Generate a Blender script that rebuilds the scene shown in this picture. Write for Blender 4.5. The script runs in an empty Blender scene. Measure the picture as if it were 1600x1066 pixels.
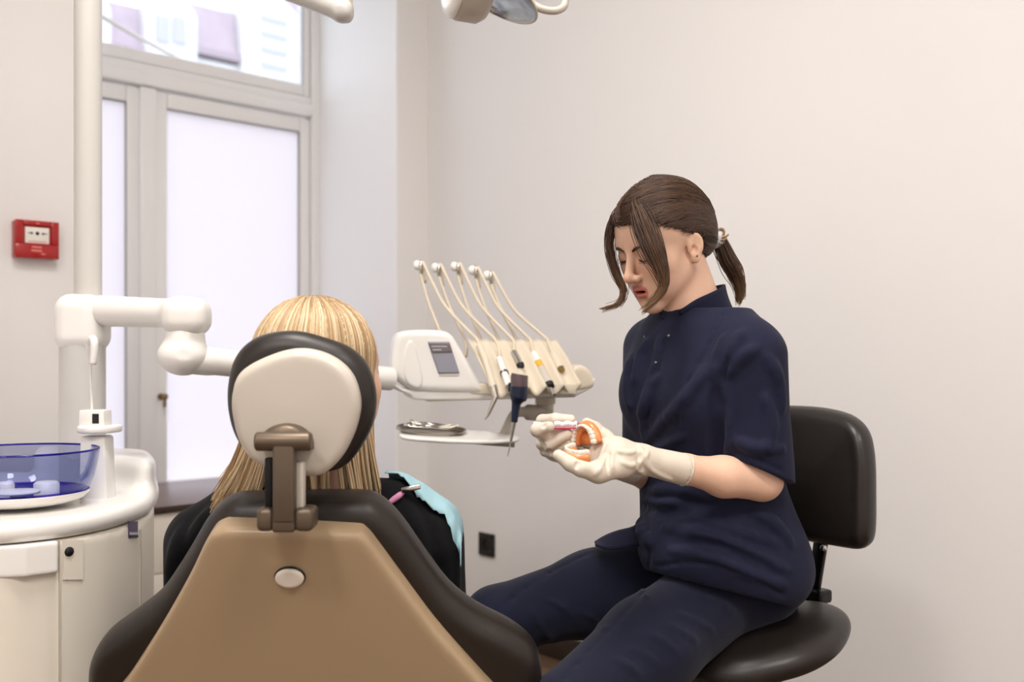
import bpy, bmesh, math, random
import numpy as np
from mathutils import Vector, Matrix

random.seed(7); rng = np.random.default_rng(7)
scene = bpy.context.scene
COL = scene.collection

# ------------------------------------------------------------------ camera
FPX = 1556.0            # focal length in pixels of the 1600 px wide frame (35 mm lens)
CAMZ = 1.05             # camera height
HY = 560.0              # horizon row
cam_d = bpy.data.cameras.new('camera'); cam = bpy.data.objects.new('camera', cam_d); COL.objects.link(cam)
cam.location = (0, 0, CAMZ); cam.rotation_euler = (math.radians(90), 0, 0)
cam_d.sensor_width = 36.0; cam_d.lens = 36.0 * FPX / 1600.0
cam_d.shift_y = (HY - 533.0) / 1600.0
cam_d.clip_start = 0.05; cam_d.clip_end = 300
cam_d.dof.use_dof = True; cam_d.dof.focus_distance = 1.76; cam_d.dof.aperture_fstop = 3.2
scene.camera = cam

# ------------------------------------------------------------------ world: bright overcast sky
w = bpy.data.worlds.new('world'); scene.world = w; w.use_nodes = True
bg = w.node_tree.nodes['Background']
bg.inputs[0].default_value = (0.96, 0.96, 1.0, 1); bg.inputs[1].default_value = 3.25

# ------------------------------------------------------------------ view
scene.view_settings.view_transform = 'Standard'; scene.view_settings.look = 'None'
scene.view_settings.gamma = 1.0; scene.view_settings.use_curve_mapping = False
scene.view_settings.exposure = 0.0

# ------------------------------------------------------------------ colour and materials
def lin(c):
    out = []
    for v in c:
        v = v / 255.0
        out.append(v / 12.92 if v <= 0.04045 else ((v + 0.055) / 1.055) ** 2.4)
    return tuple(out) + (1.0,)

MATS = {}
def mat(name, rgb, rough=0.5, metal=0.0, spec=0.5, bump=None, var=0.0, vscale=3.0, coat=0.0, sheen=0.0,
        sss=0.0, trans=0.0, ior=1.45, emis=None, attr=None, stretch=None):
    """principled material with noise colour variation and noise bump (scale, strength)"""
    m = bpy.data.materials.new(name); m.use_nodes = True
    nt = m.node_tree; N = nt.nodes; L = nt.links; b = N['Principled BSDF']
    col = lin(rgb)
    b.inputs['Base Color'].default_value = col
    b.inputs['Roughness'].default_value = rough; b.inputs['Metallic'].default_value = metal
    b.inputs['Specular IOR Level'].default_value = spec; b.inputs['IOR'].default_value = ior
    b.inputs['Coat Weight'].default_value = coat; b.inputs['Coat Roughness'].default_value = 0.12
    b.inputs['Sheen Weight'].default_value = sheen; b.inputs['Sheen Roughness'].default_value = 0.5
    b.inputs['Transmission Weight'].default_value = trans
    if sss:
        b.inputs['Subsurface Weight'].default_value = sss
        b.inputs['Subsurface Radius'].default_value = (1.0, 0.35, 0.2); b.inputs['Subsurface Scale'].default_value = 0.006
    if emis:
        b.inputs['Emission Color'].default_value = lin(emis[0]); b.inputs['Emission Strength'].default_value = emis[1]
    src = None
    tc = N.new('ShaderNodeTexCoord')
    mp = N.new('ShaderNodeMapping'); L.new(tc.outputs['Object'], mp.inputs[0])
    if stretch: mp.inputs['Scale'].default_value = stretch
    if attr:
        at_ = N.new('ShaderNodeAttribute'); at_.attribute_name = attr; src = at_.outputs['Color']
    if var > 0:
        nz = N.new('ShaderNodeTexNoise'); nz.inputs['Scale'].default_value = vscale; nz.inputs['Detail'].default_value = 4
        L.new(mp.outputs[0], nz.inputs['Vector'])
        hs = N.new('ShaderNodeMix'); hs.data_type = 'RGBA'; hs.blend_type = 'MULTIPLY'
        hs.inputs['Factor'].default_value = 1.0
        cr = N.new('ShaderNodeValToRGB')
        cr.color_ramp.elements[0].position = 0.3; cr.color_ramp.elements[1].position = 0.7
        lo = 1 - var
        cr.color_ramp.elements[0].color = (lo, lo, lo, 1); cr.color_ramp.elements[1].color = (1, 1, 1, 1)
        L.new(nz.outputs['Fac'], cr.inputs[0])
        if src: L.new(src, hs.inputs['A'])
        else: hs.inputs['A'].default_value = col
        L.new(cr.outputs[0], hs.inputs['B']); src = hs.outputs['Result']
    if src: L.new(src, b.inputs['Base Color'])
    if bump:
        nb = N.new('ShaderNodeTexNoise'); nb.inputs['Scale'].default_value = bump[0]; nb.inputs['Detail'].default_value = 3
        L.new(mp.outputs[0], nb.inputs['Vector'])
        bp = N.new('ShaderNodeBump'); bp.inputs['Strength'].default_value = bump[1]
        bp.inputs['Distance'].default_value = bump[2] if len(bump) > 2 else 0.002
        L.new(nb.outputs['Fac'], bp.inputs['Height']); L.new(bp.outputs[0], b.inputs['Normal'])
    MATS[name] = m
    return m

mat('wall_paint', (240, 237, 235), 0.85, bump=(180, 0.06), var=0.02, vscale=1.5)
mat('reveal_lit_white', (250, 250, 250), 0.8, bump=(150, 0.05))  # whiter than the wall paint: window light on the reveal put into the colour
mat('ceiling_paint', (244, 241, 237), 0.9, bump=(120, 0.05))
mat('frame_white', (243, 241, 240), 0.35, bump=(40, 0.03))
mat('gasket', (196, 193, 190), 0.7)
mat('pole_ivory', (206, 203, 198), 0.35, coat=0.2, bump=(30, 0.015))
mat('baseboard_brown', (58, 45, 36), 0.5, var=0.2, vscale=20)
mat('counter_brown', (118, 100, 96), 0.3, var=0.12, vscale=14, stretch=(1, 1, 8))
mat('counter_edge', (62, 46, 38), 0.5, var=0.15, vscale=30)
mat('cabinet_white', (230, 222, 210), 0.4, bump=(60, 0.02))
mat('plastic_white', (244, 241, 236), 0.32, coat=0.25, bump=(30, 0.015))
mat('plastic_ivory', (236, 228, 214), 0.38, coat=0.15, bump=(30, 0.015))
mat('plastic_cream', (220, 208, 188), 0.42, bump=(30, 0.02))
mat('plastic_grey', (200, 192, 180), 0.45)
mat('shell_ivory', (172, 148, 118), 0.4, coat=0.1, bump=(24, 0.02))
mat('headrest_ivory', (212, 203, 191), 0.38, coat=0.15, bump=(24, 0.02))
mat('leather_black', (40, 33, 29), 0.42, spec=0.55, bump=(260, 0.18, 0.001), var=0.15, vscale=8)
mat('leather_brown_black', (36, 30, 27), 0.38, spec=0.6, bump=(240, 0.2, 0.001), var=0.15, vscale=8)
mat('bracket_metal', (106, 92, 78), 0.4, 0.6, bump=(90, 0.03))
mat('rubber_black', (18, 18, 19), 0.6, bump=(80, 0.05))
mat('metal_black', (22, 22, 24), 0.35, 0.3, bump=(60, 0.03))
mat('chrome', (210, 208, 204), 0.16, 1.0, bump=(60, 0.01))
mat('brass', (150, 125, 85), 0.35, 0.9)
mat('alarm_red', (168, 14, 16), 0.28, coat=0.4, bump=(30, 0.02))
mat('alarm_print', (226, 130, 120), 0.5)
mat('paper_white', (236, 230, 222), 0.6)
mat('ink', (24, 24, 24), 0.6)
mat('socket_black', (22, 21, 20), 0.4, bump=(60, 0.03))
mat('navy_plastic', (28, 36, 58), 0.4, bump=(60, 0.03))
mat('smoke_plastic', (92, 74, 78), 0.25, coat=0.3)
mat('yellow_ring', (226, 178, 60), 0.4)
mat('steel', (204, 198, 188), 0.24, 1.0)
mat('badge_purple', (92, 78, 108), 0.4)
mat('badge_dark', (48, 42, 60), 0.4)
mat('screen_dark', (118, 110, 112), 0.3)
mat('screen_light', (150, 150, 162), 0.3)
mat('screen_print', (190, 186, 192), 0.4)

def wood_floor():
    m = bpy.data.materials.new('floor_wood'); m.use_nodes = True
    nt = m.node_tree; N = nt.nodes; L = nt.links; b = N['Principled BSDF']
    tc = N.new('ShaderNodeTexCoord'); mp = N.new('ShaderNodeMapping'); mp.inputs['Rotation'].default_value = (0, 0, 0.75)
    L.new(tc.outputs['Object'], mp.inputs[0])
    br = N.new('ShaderNodeTexBrick'); br.inputs['Scale'].default_value = 1.0
    br.inputs['Brick Width'].default_value = 1.2; br.inputs['Row Height'].default_value = 0.16
    br.inputs['Mortar Size'].default_value = 0.003
    br.inputs['Color1'].default_value = lin((112, 88, 66)); br.inputs['Color2'].default_value = lin((98, 76, 56))
    br.inputs['Mortar'].default_value = lin((60, 42, 30)); L.new(mp.outputs[0], br.inputs['Vector'])
    L.new(br.outputs['Color'], b.inputs['Base Color']); b.inputs['Roughness'].default_value = 0.4
    MATS['floor_wood'] = m
wood_floor()

def glass_mat(name, rgb, rough=0.0, alpha_mix=0.85):
    """thin clear pane: mostly transparent with a glossy reflection"""
    m = bpy.data.materials.new(name); m.use_nodes = True
    nt = m.node_tree; N = nt.nodes; L = nt.links
    for n in list(N):
        if n.type != 'OUTPUT_MATERIAL': N.remove(n)
    out = [n for n in N if n.type == 'OUTPUT_MATERIAL'][0]
    tr = N.new('ShaderNodeBsdfTransparent'); tr.inputs[0].default_value = lin(rgb)
    gl = N.new('ShaderNodeBsdfGlossy'); gl.inputs['Roughness'].default_value = rough
    fr = N.new('ShaderNodeLayerWeight'); fr.inputs[0].default_value = 0.5
    pw = N.new('ShaderNodeMath'); pw.operation = 'POWER'; pw.inputs[1].default_value = 4.0; L.new(fr.outputs['Facing'], pw.inputs[0])
    ma = N.new('ShaderNodeMath'); ma.operation = 'MULTIPLY_ADD'; ma.inputs[1].default_value = 0.5; ma.inputs[2].default_value = 0.03; L.new(pw.outputs[0], ma.inputs[0])
    mx = N.new('ShaderNodeMixShader'); L.new(ma.outputs[0], mx.inputs[0])
    L.new(tr.outputs[0], mx.inputs[1]); L.new(gl.outputs[0], mx.inputs[2]); L.new(mx.outputs[0], out.inputs[0])
    MATS[name] = m
glass_mat('pane_clear', (238, 242, 246))
glass_mat('bowl_glass', (222, 226, 243))
glass_mat('bowl_deep', (104, 94, 216))

def frosted():
    m = bpy.data.materials.new('pane_frosted'); m.use_nodes = True
    nt = m.node_tree; N = nt.nodes; L = nt.links
    for n in list(N):
        if n.type != 'OUTPUT_MATERIAL': N.remove(n)
    out = [n for n in N if n.type == 'OUTPUT_MATERIAL'][0]
    tl = N.new('ShaderNodeBsdfTranslucent'); tl.inputs[0].default_value = (0.83, 0.82, 0.86, 1)
    df = N.new('ShaderNodeBsdfDiffuse'); df.inputs[0].default_value = (0.85, 0.85, 0.87, 1)
    mx = N.new('ShaderNodeMixShader'); mx.inputs[0].default_value = 0.25
    L.new(tl.outputs[0], mx.inputs[1]); L.new(df.outputs[0], mx.inputs[2]); L.new(mx.outputs[0], out.inputs[0])
    MATS['pane_frosted'] = m
frosted()

# ------------------------------------------------------------------ pixels to points
def at(px, py, Y):
    return np.array([(px - 800.0) / FPX * Y, Y, CAMZ + (HY - py) / FPX * Y])
def on_plane(px, py, p0, n):
    d = np.array([(px - 800.0) / FPX, 1.0, (HY - py) / FPX]); o = np.array([0, 0, CAMZ])
    t = np.dot(np.asarray(p0) - o, n) / np.dot(d, n)
    return o + d * t
def nrm(v):
    v = np.asarray(v, float); return v / np.linalg.norm(v)

# ------------------------------------------------------------------ objects
BASE = {}
def empty(name, loc):
    o = bpy.data.objects.new(name, None); COL.objects.link(o); o.location = loc
    o.empty_display_size = 0.05; BASE[o.name] = np.asarray(loc, float); return o
def obj(name, vf, material, parent=None, smooth=True, label=None, flat_angle=None):
    """one mesh object; vf = (verts in world space, faces)"""
    v, f = vf
    v = np.asarray(v, float)
    base = BASE[parent.name] if parent is not None else np.zeros(3)
    me = bpy.data.meshes.new(name)
    me.from_pydata((v - base).tolist(), [], f if isinstance(f, list) else f.tolist())
    me.update()
    o = bpy.data.objects.new(name, me); COL.objects.link(o)
    if material is not None:
        for m_ in (material if isinstance(material, (list, tuple)) else [material]): me.materials.append(MATS[m_])
    if smooth:
        me.polygons.foreach_set('use_smooth', [True] * len(me.polygons))
        if flat_angle:
            bm = bmesh.new(); bm.from_mesh(me); a = math.radians(flat_angle)
            for e in bm.edges:
                if len(e.link_faces) == 2 and e.calc_face_angle(0) > a: e.smooth = False
            bm.to_mesh(me); bm.free()
    if parent is not None: o.parent = parent
    BASE[o.name] = base
    if label: o['label'] = label
    return o
def tag(o, label, cat, group=None, kind=None):
    o['label'] = label; o['category'] = cat
    if group: o['group'] = group
    if kind: o['kind'] = kind
    return o
def struct(o, label=None, cat=None):
    o['kind'] = 'structure'
    if label: o['label'] = label
    if cat: o['category'] = cat
    return o
def join(*parts):
    V, F, k = [], [], 0
    for v, f in parts:
        v = np.asarray(v, float); V.append(v)
        F += [[i + k for i in q] for q in (f if isinstance(f, list) else f.tolist())]; k += len(v)
    return np.vstack(V), F
def xf(vf, M=None, t=(0, 0, 0)):
    v, f = vf; v = np.asarray(v, float)
    if M is not None: v = v @ np.asarray(M, float).T
    return v + np.asarray(t, float), f
def basis(ux, uy, uz): return np.column_stack([ux, uy, uz])

# ------------------------------------------------------------------ shapes
def box(size, bevel=0.0, seg=2):
    bm = bmesh.new(); bmesh.ops.create_cube(bm, size=1.0)
    for v in bm.verts: v.co = Vector((v.co.x * size[0], v.co.y * size[1], v.co.z * size[2]))
    if bevel > 0: bmesh.ops.bevel(bm, geom=list(bm.edges), offset=bevel, segments=seg, affect='EDGES', profile=0.5)
    return from_bm(bm)
def from_bm(bm):
    bm.verts.ensure_lookup_table()
    bmesh.ops.recalc_face_normals(bm, faces=list(bm.faces))
    v = np.array([tuple(q.co) for q in bm.verts]); f = [[q.index for q in p.verts] for p in bm.faces]
    bm.free(); return v, f
def boxat(lo, hi, bevel=0.0, seg=2):
    lo = np.asarray(lo, float); hi = np.asarray(hi, float)
    return xf(box(hi - lo, bevel, seg), None, (lo + hi) / 2)
def spl(pts, n, closed=False):
    """catmull-rom through pts (any dimension)"""
    P = np.asarray(pts, float); m = len(P); out = []
    segs = m if closed else m - 1
    ts = np.linspace(0, segs, n, endpoint=not closed)
    for t in ts:
        i = min(int(t), segs - 1); u = t - i
        if closed: p0, p1, p2, p3 = (P[(i + k) % m] for k in (-1, 0, 1, 2))
        else:
            p1, p2 = P[i], P[i + 1]
            p0 = P[i - 1] if i > 0 else 2 * p1 - p2
            p3 = P[i + 2] if i + 2 < m else 2 * p2 - p1
        out.append(0.5 * ((2 * p1) + (-p0 + p2) * u + (2 * p0 - 5 * p1 + 4 * p2 - p3) * u * u + (-p0 + 3 * p1 - 3 * p2 + p3) * u ** 3))
    return np.array(out)
def tube(pts, r, n=10, cap=True, flat=1.0, up=None):
    """swept tube; r scalar or list; flat squashes the second cross axis"""
    P = np.asarray(pts, float); m = len(P)
    R = np.full(m, r, float) if np.isscalar(r) else np.asarray(r, float)
    T = np.gradient(P, axis=0); T /= np.linalg.norm(T, axis=1)[:, None] + 1e-12
    a = np.array(up if up is not None else ([0, 0, 1] if abs(T[0][2]) < 0.9 else [1, 0, 0]), float)
    u = nrm(a - T[0] * np.dot(a, T[0])); V = []
    ang = np.arange(n) * 2 * math.pi / n
    for i in range(m):
        u = nrm(u - T[i] * np.dot(u, T[i])); s = np.cross(T[i], u)
        V.append(P[i] + R[i] * (np.outer(np.cos(ang), s) + np.outer(np.sin(ang), u) * flat))
    V = np.vstack(V); F = []
    for i in range(m - 1):
        for j in range(n):
            k = (j + 1) % n
            F.append([i * n + j, i * n + k, (i + 1) * n + k, (i + 1) * n + j])
    if cap:
        F.append([j for j in range(n)][::-1]); F.append([(m - 1) * n + j for j in range(n)])
    return V, F
def rod(p, q, r, r2=None, n=16, rnd=0.0):
    p = np.asarray(p, float); q = np.asarray(q, float); r2 = r if r2 is None else r2
    if rnd <= 0: return tube([p, q], [r, r2], n)
    d = nrm(q - p); a = []; R = []
    for k in range(5):
        t = k / 4 * math.pi / 2; a.append(p + d * rnd * (1 - math.sin(t))); R.append(r - rnd + rnd * math.cos(t))
    a, R = a[::-1], R[::-1]
    a = [p + d * rnd * (1 - math.cos(k / 4 * math.pi / 2)) for k in range(5)]
    R = [r - rnd + rnd * math.sin(k / 4 * math.pi / 2) for k in range(5)]
    for k in range(5):
        t = k / 4 * math.pi / 2
        a.append(q - d * rnd * (1 - math.sin(t))); R.append(r2 - rnd + rnd * math.cos(t))
    R = [max(x, 1e-4) for x in R]
    return tube(a, R, n)
def lathe(prof, n=32, c=(0, 0, 0), ax=(0, 0, 1)):
    """profile of (radius, height) turned round an axis"""
    az = nrm(ax); t = np.array([1, 0, 0]) if abs(az[0]) < 0.9 else np.array([0, 1, 0])
    uxx = nrm(np.cross(t, az)); uy = np.cross(az, uxx); V = []; F = []
    for r, h in prof:
        for k in range(n):
            a = 2 * math.pi * k / n
            V.append(np.asarray(c, float) + max(r, 1e-5) * (math.cos(a) * uxx + math.sin(a) * uy) + h * az)
    m = len(prof)
    for i in range(m - 1):
        for j in range(n):
            k = (j + 1) % n; F.append([i * n + j, i * n + k, (i + 1) * n + k, (i + 1) * n + j])
    return np.array(V), F
def loft(rings, cap=True, closed=True):
    V = np.vstack(rings); n = len(rings[0]); F = []
    for i in range(len(rings) - 1):
        for j in range(n if closed else n - 1):
            k = (j + 1) % n; F.append([i * n + j, i * n + k, (i + 1) * n + k, (i + 1) * n + j])
    if cap and closed:
        F.append(list(range(n))[::-1]); F.append([(len(rings) - 1) * n + j for j in range(n)])
    return V, F
def sheet(grid, thick):
    """grid (n, m, 3) of points thickened along its normals into a closed shell"""
    G = np.asarray(grid, float); n, m, _ = G.shape
    N = np.cross(np.gradient(G, axis=0), np.gradient(G, axis=1)); N /= np.linalg.norm(N, axis=2)[:, :, None] + 1e-12
    V = np.vstack([(G + N * thick / 2).reshape(-1, 3), (G - N * thick / 2).reshape(-1, 3)]); o = n * m; F = []
    for i in range(n - 1):
        for j in range(m - 1):
            a, b, c, d = i * m + j, i * m + j + 1, (i + 1) * m + j + 1, (i + 1) * m + j
            F.append([a, d, c, b]); F.append([o + a, o + b, o + c, o + d])
    rim = [j for j in range(m)] + [i * m + m - 1 for i in range(1, n)] + [(n - 1) * m + j for j in range(m - 2, -1, -1)] + [i * m for i in range(n - 2, 0, -1)]
    for k in range(len(rim)):
        a, b = rim[k], rim[(k + 1) % len(rim)]; F.append([a, b, o + b, o + a])
    return V, F

# ------------------------------------------------------------------ implicit solids (smooth blends, surface nets)
class Field:
    def __init__(s, lo, hi, h):
        s.lo = np.asarray(lo, float); s.h = h
        s.n = np.ceil((np.asarray(hi, float) - s.lo) / h).astype(int) + 1
        s.v = np.full(s.n, 0.2, np.float32)
        s.ax = [(s.lo[i] + h * np.arange(s.n[i])).astype(np.float32) for i in range(3)]
    def win(s, lo, hi):
        a = np.clip(np.floor((np.asarray(lo) - s.lo) / s.h).astype(int), 0, s.n)
        b = np.clip(np.ceil((np.asarray(hi) - s.lo) / s.h).astype(int) + 1, 0, s.n)
        sl = tuple(slice(a[i], b[i]) for i in range(3))
        return sl, s.ax[0][sl[0]][:, None, None], s.ax[1][sl[1]][None, :, None], s.ax[2][sl[2]][None, None, :]
    def add(s, prim, k=0.0):
        fn, lo, hi = prim; mg = k + 3 * s.h
        sl, X, Y, Z = s.win(lo - mg, hi + mg)
        a = s.v[sl]
        if a.size == 0: return s
        d = fn(X, Y, Z)
        r = np.minimum(a, d)
        if k > 0:
            q = np.maximum(k - np.abs(a - d), 0) / k; r = r - q * q * k * 0.25
        s.v[sl] = r; return s
    def cut(s, prim, k=0.0):
        fn, lo, hi = prim; mg = k + 3 * s.h
        sl, X, Y, Z = s.win(lo - mg, hi + mg)
        a = s.v[sl]
        if a.size == 0: return s
        d = -fn(X, Y, Z)
        r = np.maximum(a, d)
        if k > 0:
            q = np.maximum(k - np.abs(a - d), 0) / k; r = r + q * q * k * 0.25
        s.v[sl] = r; return s
    def half(s, p, n, k=0.0):
        """remove everything on the side n points to"""
        p = np.asarray(p, float); n = nrm(n)
        d = ((s.ax[0][:, None, None] - p[0]) * n[0] + (s.ax[1][None, :, None] - p[1]) * n[1] + (s.ax[2][None, None, :] - p[2]) * n[2]).astype(np.float32)
        r = np.maximum(s.v, d)
        if k > 0:
            q = np.maximum(k - np.abs(s.v - d), 0) / k; r = r + q * q * k * 0.25
        s.v = r; return s
    def warp(s, fn):
        s.v = s.v + fn(s.ax[0][:, None, None], s.ax[1][None, :, None], s.ax[2][None, None, :]).astype(np.float32); return s
    def mesh(s, smooth=2):
        v = s.v.copy()
        for ax in range(3):
            sl0 = [slice(None)] * 3; sl0[ax] = 0; v[tuple(sl0)] = np.maximum(v[tuple(sl0)], 1e-4)
            sl0[ax] = -1; v[tuple(sl0)] = np.maximum(v[tuple(sl0)], 1e-4)
        g = v < 0
        nx, ny, nz = v.shape
        cnt = np.zeros((nx - 1, ny - 1, nz - 1), np.int8)
        for dx in (0, 1):
            for dy in (0, 1):
                for dz in (0, 1):
                    cnt += g[dx:nx - 1 + dx, dy:ny - 1 + dy, dz:nz - 1 + dz]
        cells = np.argwhere((cnt > 0) & (cnt < 8))
        idx = np.full(cnt.shape, -1, np.int32); idx[tuple(cells.T)] = np.arange(len(cells))
        cor = np.array([[a, b, c] for a in (0, 1) for b in (0, 1) for c in (0, 1)])
        val = np.stack([v[cells[:, 0] + c[0], cells[:, 1] + c[1], cells[:, 2] + c[2]] for c in cor], 1)
        acc = np.zeros((len(cells), 3)); num = np.zeros(len(cells))
        for i in range(8):
            for j in range(i + 1, 8):
                if np.abs(cor[i] - cor[j]).sum() != 1: continue
                a, b = val[:, i], val[:, j]; m = (a < 0) != (b < 0)
                t = np.where(m, a / np.where(m, a - b, 1), 0)[:, None]
                acc += np.where(m[:, None], cor[i] + t * (cor[j] - cor[i]), 0); num += m
        P = (cells + acc / num[:, None]) * s.h + s.lo
        F = []
        for ax in range(3):
            A = [slice(None)] * 3; B = [slice(None)] * 3; A[ax] = slice(0, -1); B[ax] = slice(1, None)
            ga, gb = g[tuple(A)], g[tuple(B)]
            e = np.argwhere(ga != gb); o1, o2 = (ax + 1) % 3, (ax + 2) % 3
            ok = (e[:, o1] > 0) & (e[:, o2] > 0) & (e[:, o1] < v.shape[o1] - 1) & (e[:, o2] < v.shape[o2] - 1); e = e[ok]
            ins = ga[tuple(e.T)]
            def cid(d1, d2):
                c = e.copy(); c[:, o1] -= d1; c[:, o2] -= d2; return idx[tuple(c.T)]
            q = np.stack([cid(1, 1), cid(0, 1), cid(0, 0), cid(1, 0)], 1)
            q[~ins] = q[~ins][:, ::-1]; F.append(q)
        F = np.vstack(F)
        if smooth:
            ed = np.vstack([F[:, [0, 1]], F[:, [1, 2]], F[:, [2, 3]], F[:, [3, 0]]])
            n = len(P); deg = np.bincount(ed.ravel(), minlength=n).astype(float)
            for it in range(smooth):
                for lam in (0.5, -0.47):
                    S = np.zeros_like(P)
                    for c in range(3):
                        S[:, c] = np.bincount(ed[:, 0], P[ed[:, 1], c], n) + np.bincount(ed[:, 1], P[ed[:, 0], c], n)
                    P = P + lam * (S / deg[:, None] - P)
        return P, F
def capsule(p, q, r1, r2=None):
    p = np.asarray(p, float); q = np.asarray(q, float); r2 = r1 if r2 is None else r2; d = q - p; L2 = max(np.dot(d, d), 1e-12)
    def fn(X, Y, Z):
        x, y, z = X - p[0], Y - p[1], Z - p[2]
        t = np.clip((x * d[0] + y * d[1] + z * d[2]) / L2, 0, 1)
        return (np.sqrt((x - t * d[0]) ** 2 + (y - t * d[1]) ** 2 + (z - t * d[2]) ** 2) - (r1 + (r2 - r1) * t)).astype(np.float32)
    m = max(r1, r2); return fn, np.minimum(p, q) - m, np.maximum(p, q) + m
def ell(c, r, R=None):
    c = np.asarray(c, float); r = np.asarray(r, float); m = r.max()
    R = np.eye(3) if R is None else np.asarray(R, float)       # columns are the local axes
    def fn(X, Y, Z):
        x, y, z = X - c[0], Y - c[1], Z - c[2]
        a = x * R[0, 0] + y * R[1, 0] + z * R[2, 0]; b = x * R[0, 1] + y * R[1, 1] + z * R[2, 1]; e = x * R[0, 2] + y * R[1, 2] + z * R[2, 2]
        k0 = np.sqrt((a / r[0]) ** 2 + (b / r[1]) ** 2 + (e / r[2]) ** 2) + 1e-9
        k1 = np.sqrt((a / r[0] ** 2) ** 2 + (b / r[1] ** 2) ** 2 + (e / r[2] ** 2) ** 2) + 1e-9
        return (k0 * (k0 - 1) / k1).astype(np.float32)
    return fn, c - m, c + m
def rbox(c, half, rnd=0.0, R=None):
    c = np.asarray(c, float); hf = np.asarray(half, float); m = np.linalg.norm(hf)
    R = np.eye(3) if R is None else np.asarray(R, float)
    def fn(X, Y, Z):
        x, y, z = X - c[0], Y - c[1], Z - c[2]
        a = np.abs(x * R[0, 0] + y * R[1, 0] + z * R[2, 0]) - hf[0] + rnd
        b = np.abs(x * R[0, 1] + y * R[1, 1] + z * R[2, 1]) - hf[1] + rnd
        e = np.abs(x * R[0, 2] + y * R[1, 2] + z * R[2, 2]) - hf[2] + rnd
        o = np.sqrt(np.maximum(a, 0) ** 2 + np.maximum(b, 0) ** 2 + np.maximum(e, 0) ** 2)
        return (o + np.minimum(np.maximum(a, np.maximum(b, e)), 0) - rnd).astype(np.float32)
    return fn, c - m, c + m
def poly2(P, X, Z):
    """signed distance to a polygon in 2D"""
    P = np.asarray(P, float); d = np.full(np.broadcast(X, Z).shape, 1e9); s = np.ones(d.shape)
    n = len(P)
    for i in range(n):
        a = P[i]; b = P[i - 1]; ex, ez = b - a; wx = X - a[0]; wz = Z - a[1]
        t = np.clip((wx * ex + wz * ez) / (ex * ex + ez * ez + 1e-12), 0, 1)
        d = np.minimum(d, (wx - ex * t) ** 2 + (wz - ez * t) ** 2)
        c1 = Z >= a[1]; c2 = Z < b[1]; c3 = ex * wz > ez * wx
        s = np.where((c1 & c2 & c3) | (~c1 & ~c2 & ~c3), -s, s)
    return s * np.sqrt(d)
def slab(P, y0, y1, rnd, dome=0.0):
    """polygon in local x-z thickened from y0 to y1 with rounded rims; dome swells the middle"""
    P = np.asarray(P, float); yc, hh = (y0 + y1) / 2, (y1 - y0) / 2
    def fn(X, Y, Z):
        d2 = poly2(P, X, Z)
        h_ = hh + (dome * np.clip(-d2 / 0.12, 0, 1) ** 0.7 if dome else 0)
        a = d2 + rnd; b = np.abs(Y - yc) - h_ + rnd
        return (np.minimum(np.maximum(a, b), 0) + np.sqrt(np.maximum(a, 0) ** 2 + np.maximum(b, 0) ** 2) - rnd).astype(np.float32)
    lo = np.array([P[:, 0].min(), y0 - dome, P[:, 1].min()]); hi = np.array([P[:, 0].max(), y1 + dome, P[:, 1].max()])
    return fn, lo, hi
def solid(prim_list, h, smooth=2, pad=0.01):
    """mesh of a smooth union: prim_list of (prim, k) or ('cut', prim, k)"""
    los = [p[0][1] for p in prim_list if p[0] != 'cut']; his = [p[0][2] for p in prim_list if p[0] != 'cut']
    f = Field(np.min(los, 0) - pad - 2 * h, np.max(his, 0) + pad + 2 * h, h)
    for p in prim_list:
        if p[0] == 'cut': f.cut(p[1], p[2])
        else: f.add(p[0], p[1])
    return f.mesh(smooth)
# ================================================================== the room
CX, CY = -0.342, 4.03                                  # corner of window wall and side wall
DD = np.array([0.734, 0.679, 0]); EE = np.array([0.679, -0.734, 0]); UZ = np.array([0, 0, 1.0])
def RM(a, b, z):                                       # a: leftwards along window wall, b: into the room
    return np.array([CX, CY, 0]) - a * DD + b * EE + z * UZ
RB = basis(-DD, EE, UZ)
def rbx(a0, a1, b0, b1, z0, z1, bevel=0.0):
    v, f = boxat((a0, b0, z0), (a1, b1, z1), bevel)
    f = [q[::-1] for q in f]                            # (-DD, EE, UZ) is left-handed
    return v @ RB.T + np.array([CX, CY, 0]), f
RW, RD, RH = 4.7, 5.2, 3.15
NA0, NA1, NB = 0.150, 1.345, -0.56                     # window niche
SILL = 0.57
struct(obj('floor', rbx(-0.15, RW + 0.15, -0.7, RD + 0.15, -0.1, 0), 'floor_wood', smooth=False))
struct(obj('ceiling', rbx(-0.15, RW + 0.15, -0.75, RD + 0.15, RH, RH + 0.1), 'ceiling_paint', smooth=False))
# window wall: solid left of the niche, the short piece right of it, lintel above; 0.75 m thick
wl = join(rbx(NA1, RW + 0.15, -0.75, 0, 0, RH), rbx(-0.15, NA0, -0.75, 0, 0, RH), rbx(NA0, NA1, -0.75, 0, 2.95, RH), rbx(NA0, NA1, -0.75, -0.62, 0, 0.5))
struct(obj('wall_left', wl, 'wall_paint', smooth=False))
struct(obj('wall_right', rbx(-0.15, 0, 0, RD, 0, RH), 'wall_paint', smooth=False))
struct(obj('wall_back', rbx(-0.15, RW + 0.15, RD, RD + 0.15, 0, RH), 'wall_paint', smooth=False))
struct(obj('wall_front', rbx(RW, RW + 0.15, 0, RD, 0, RH), 'wall_paint', smooth=False))
struct(obj('baseboard_right', rbx(0, 0.016, 0.016, RD, 0, 0.085, 0.003), 'baseboard_brown'))
struct(obj('baseboard_left', join(rbx(NA1 + 0.002, RW, 0, 0.016, 0, 0.085, 0.003), rbx(0, NA0 - 0.002, 0, 0.016, 0, 0.085, 0.003)), 'baseboard_brown'))

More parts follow.
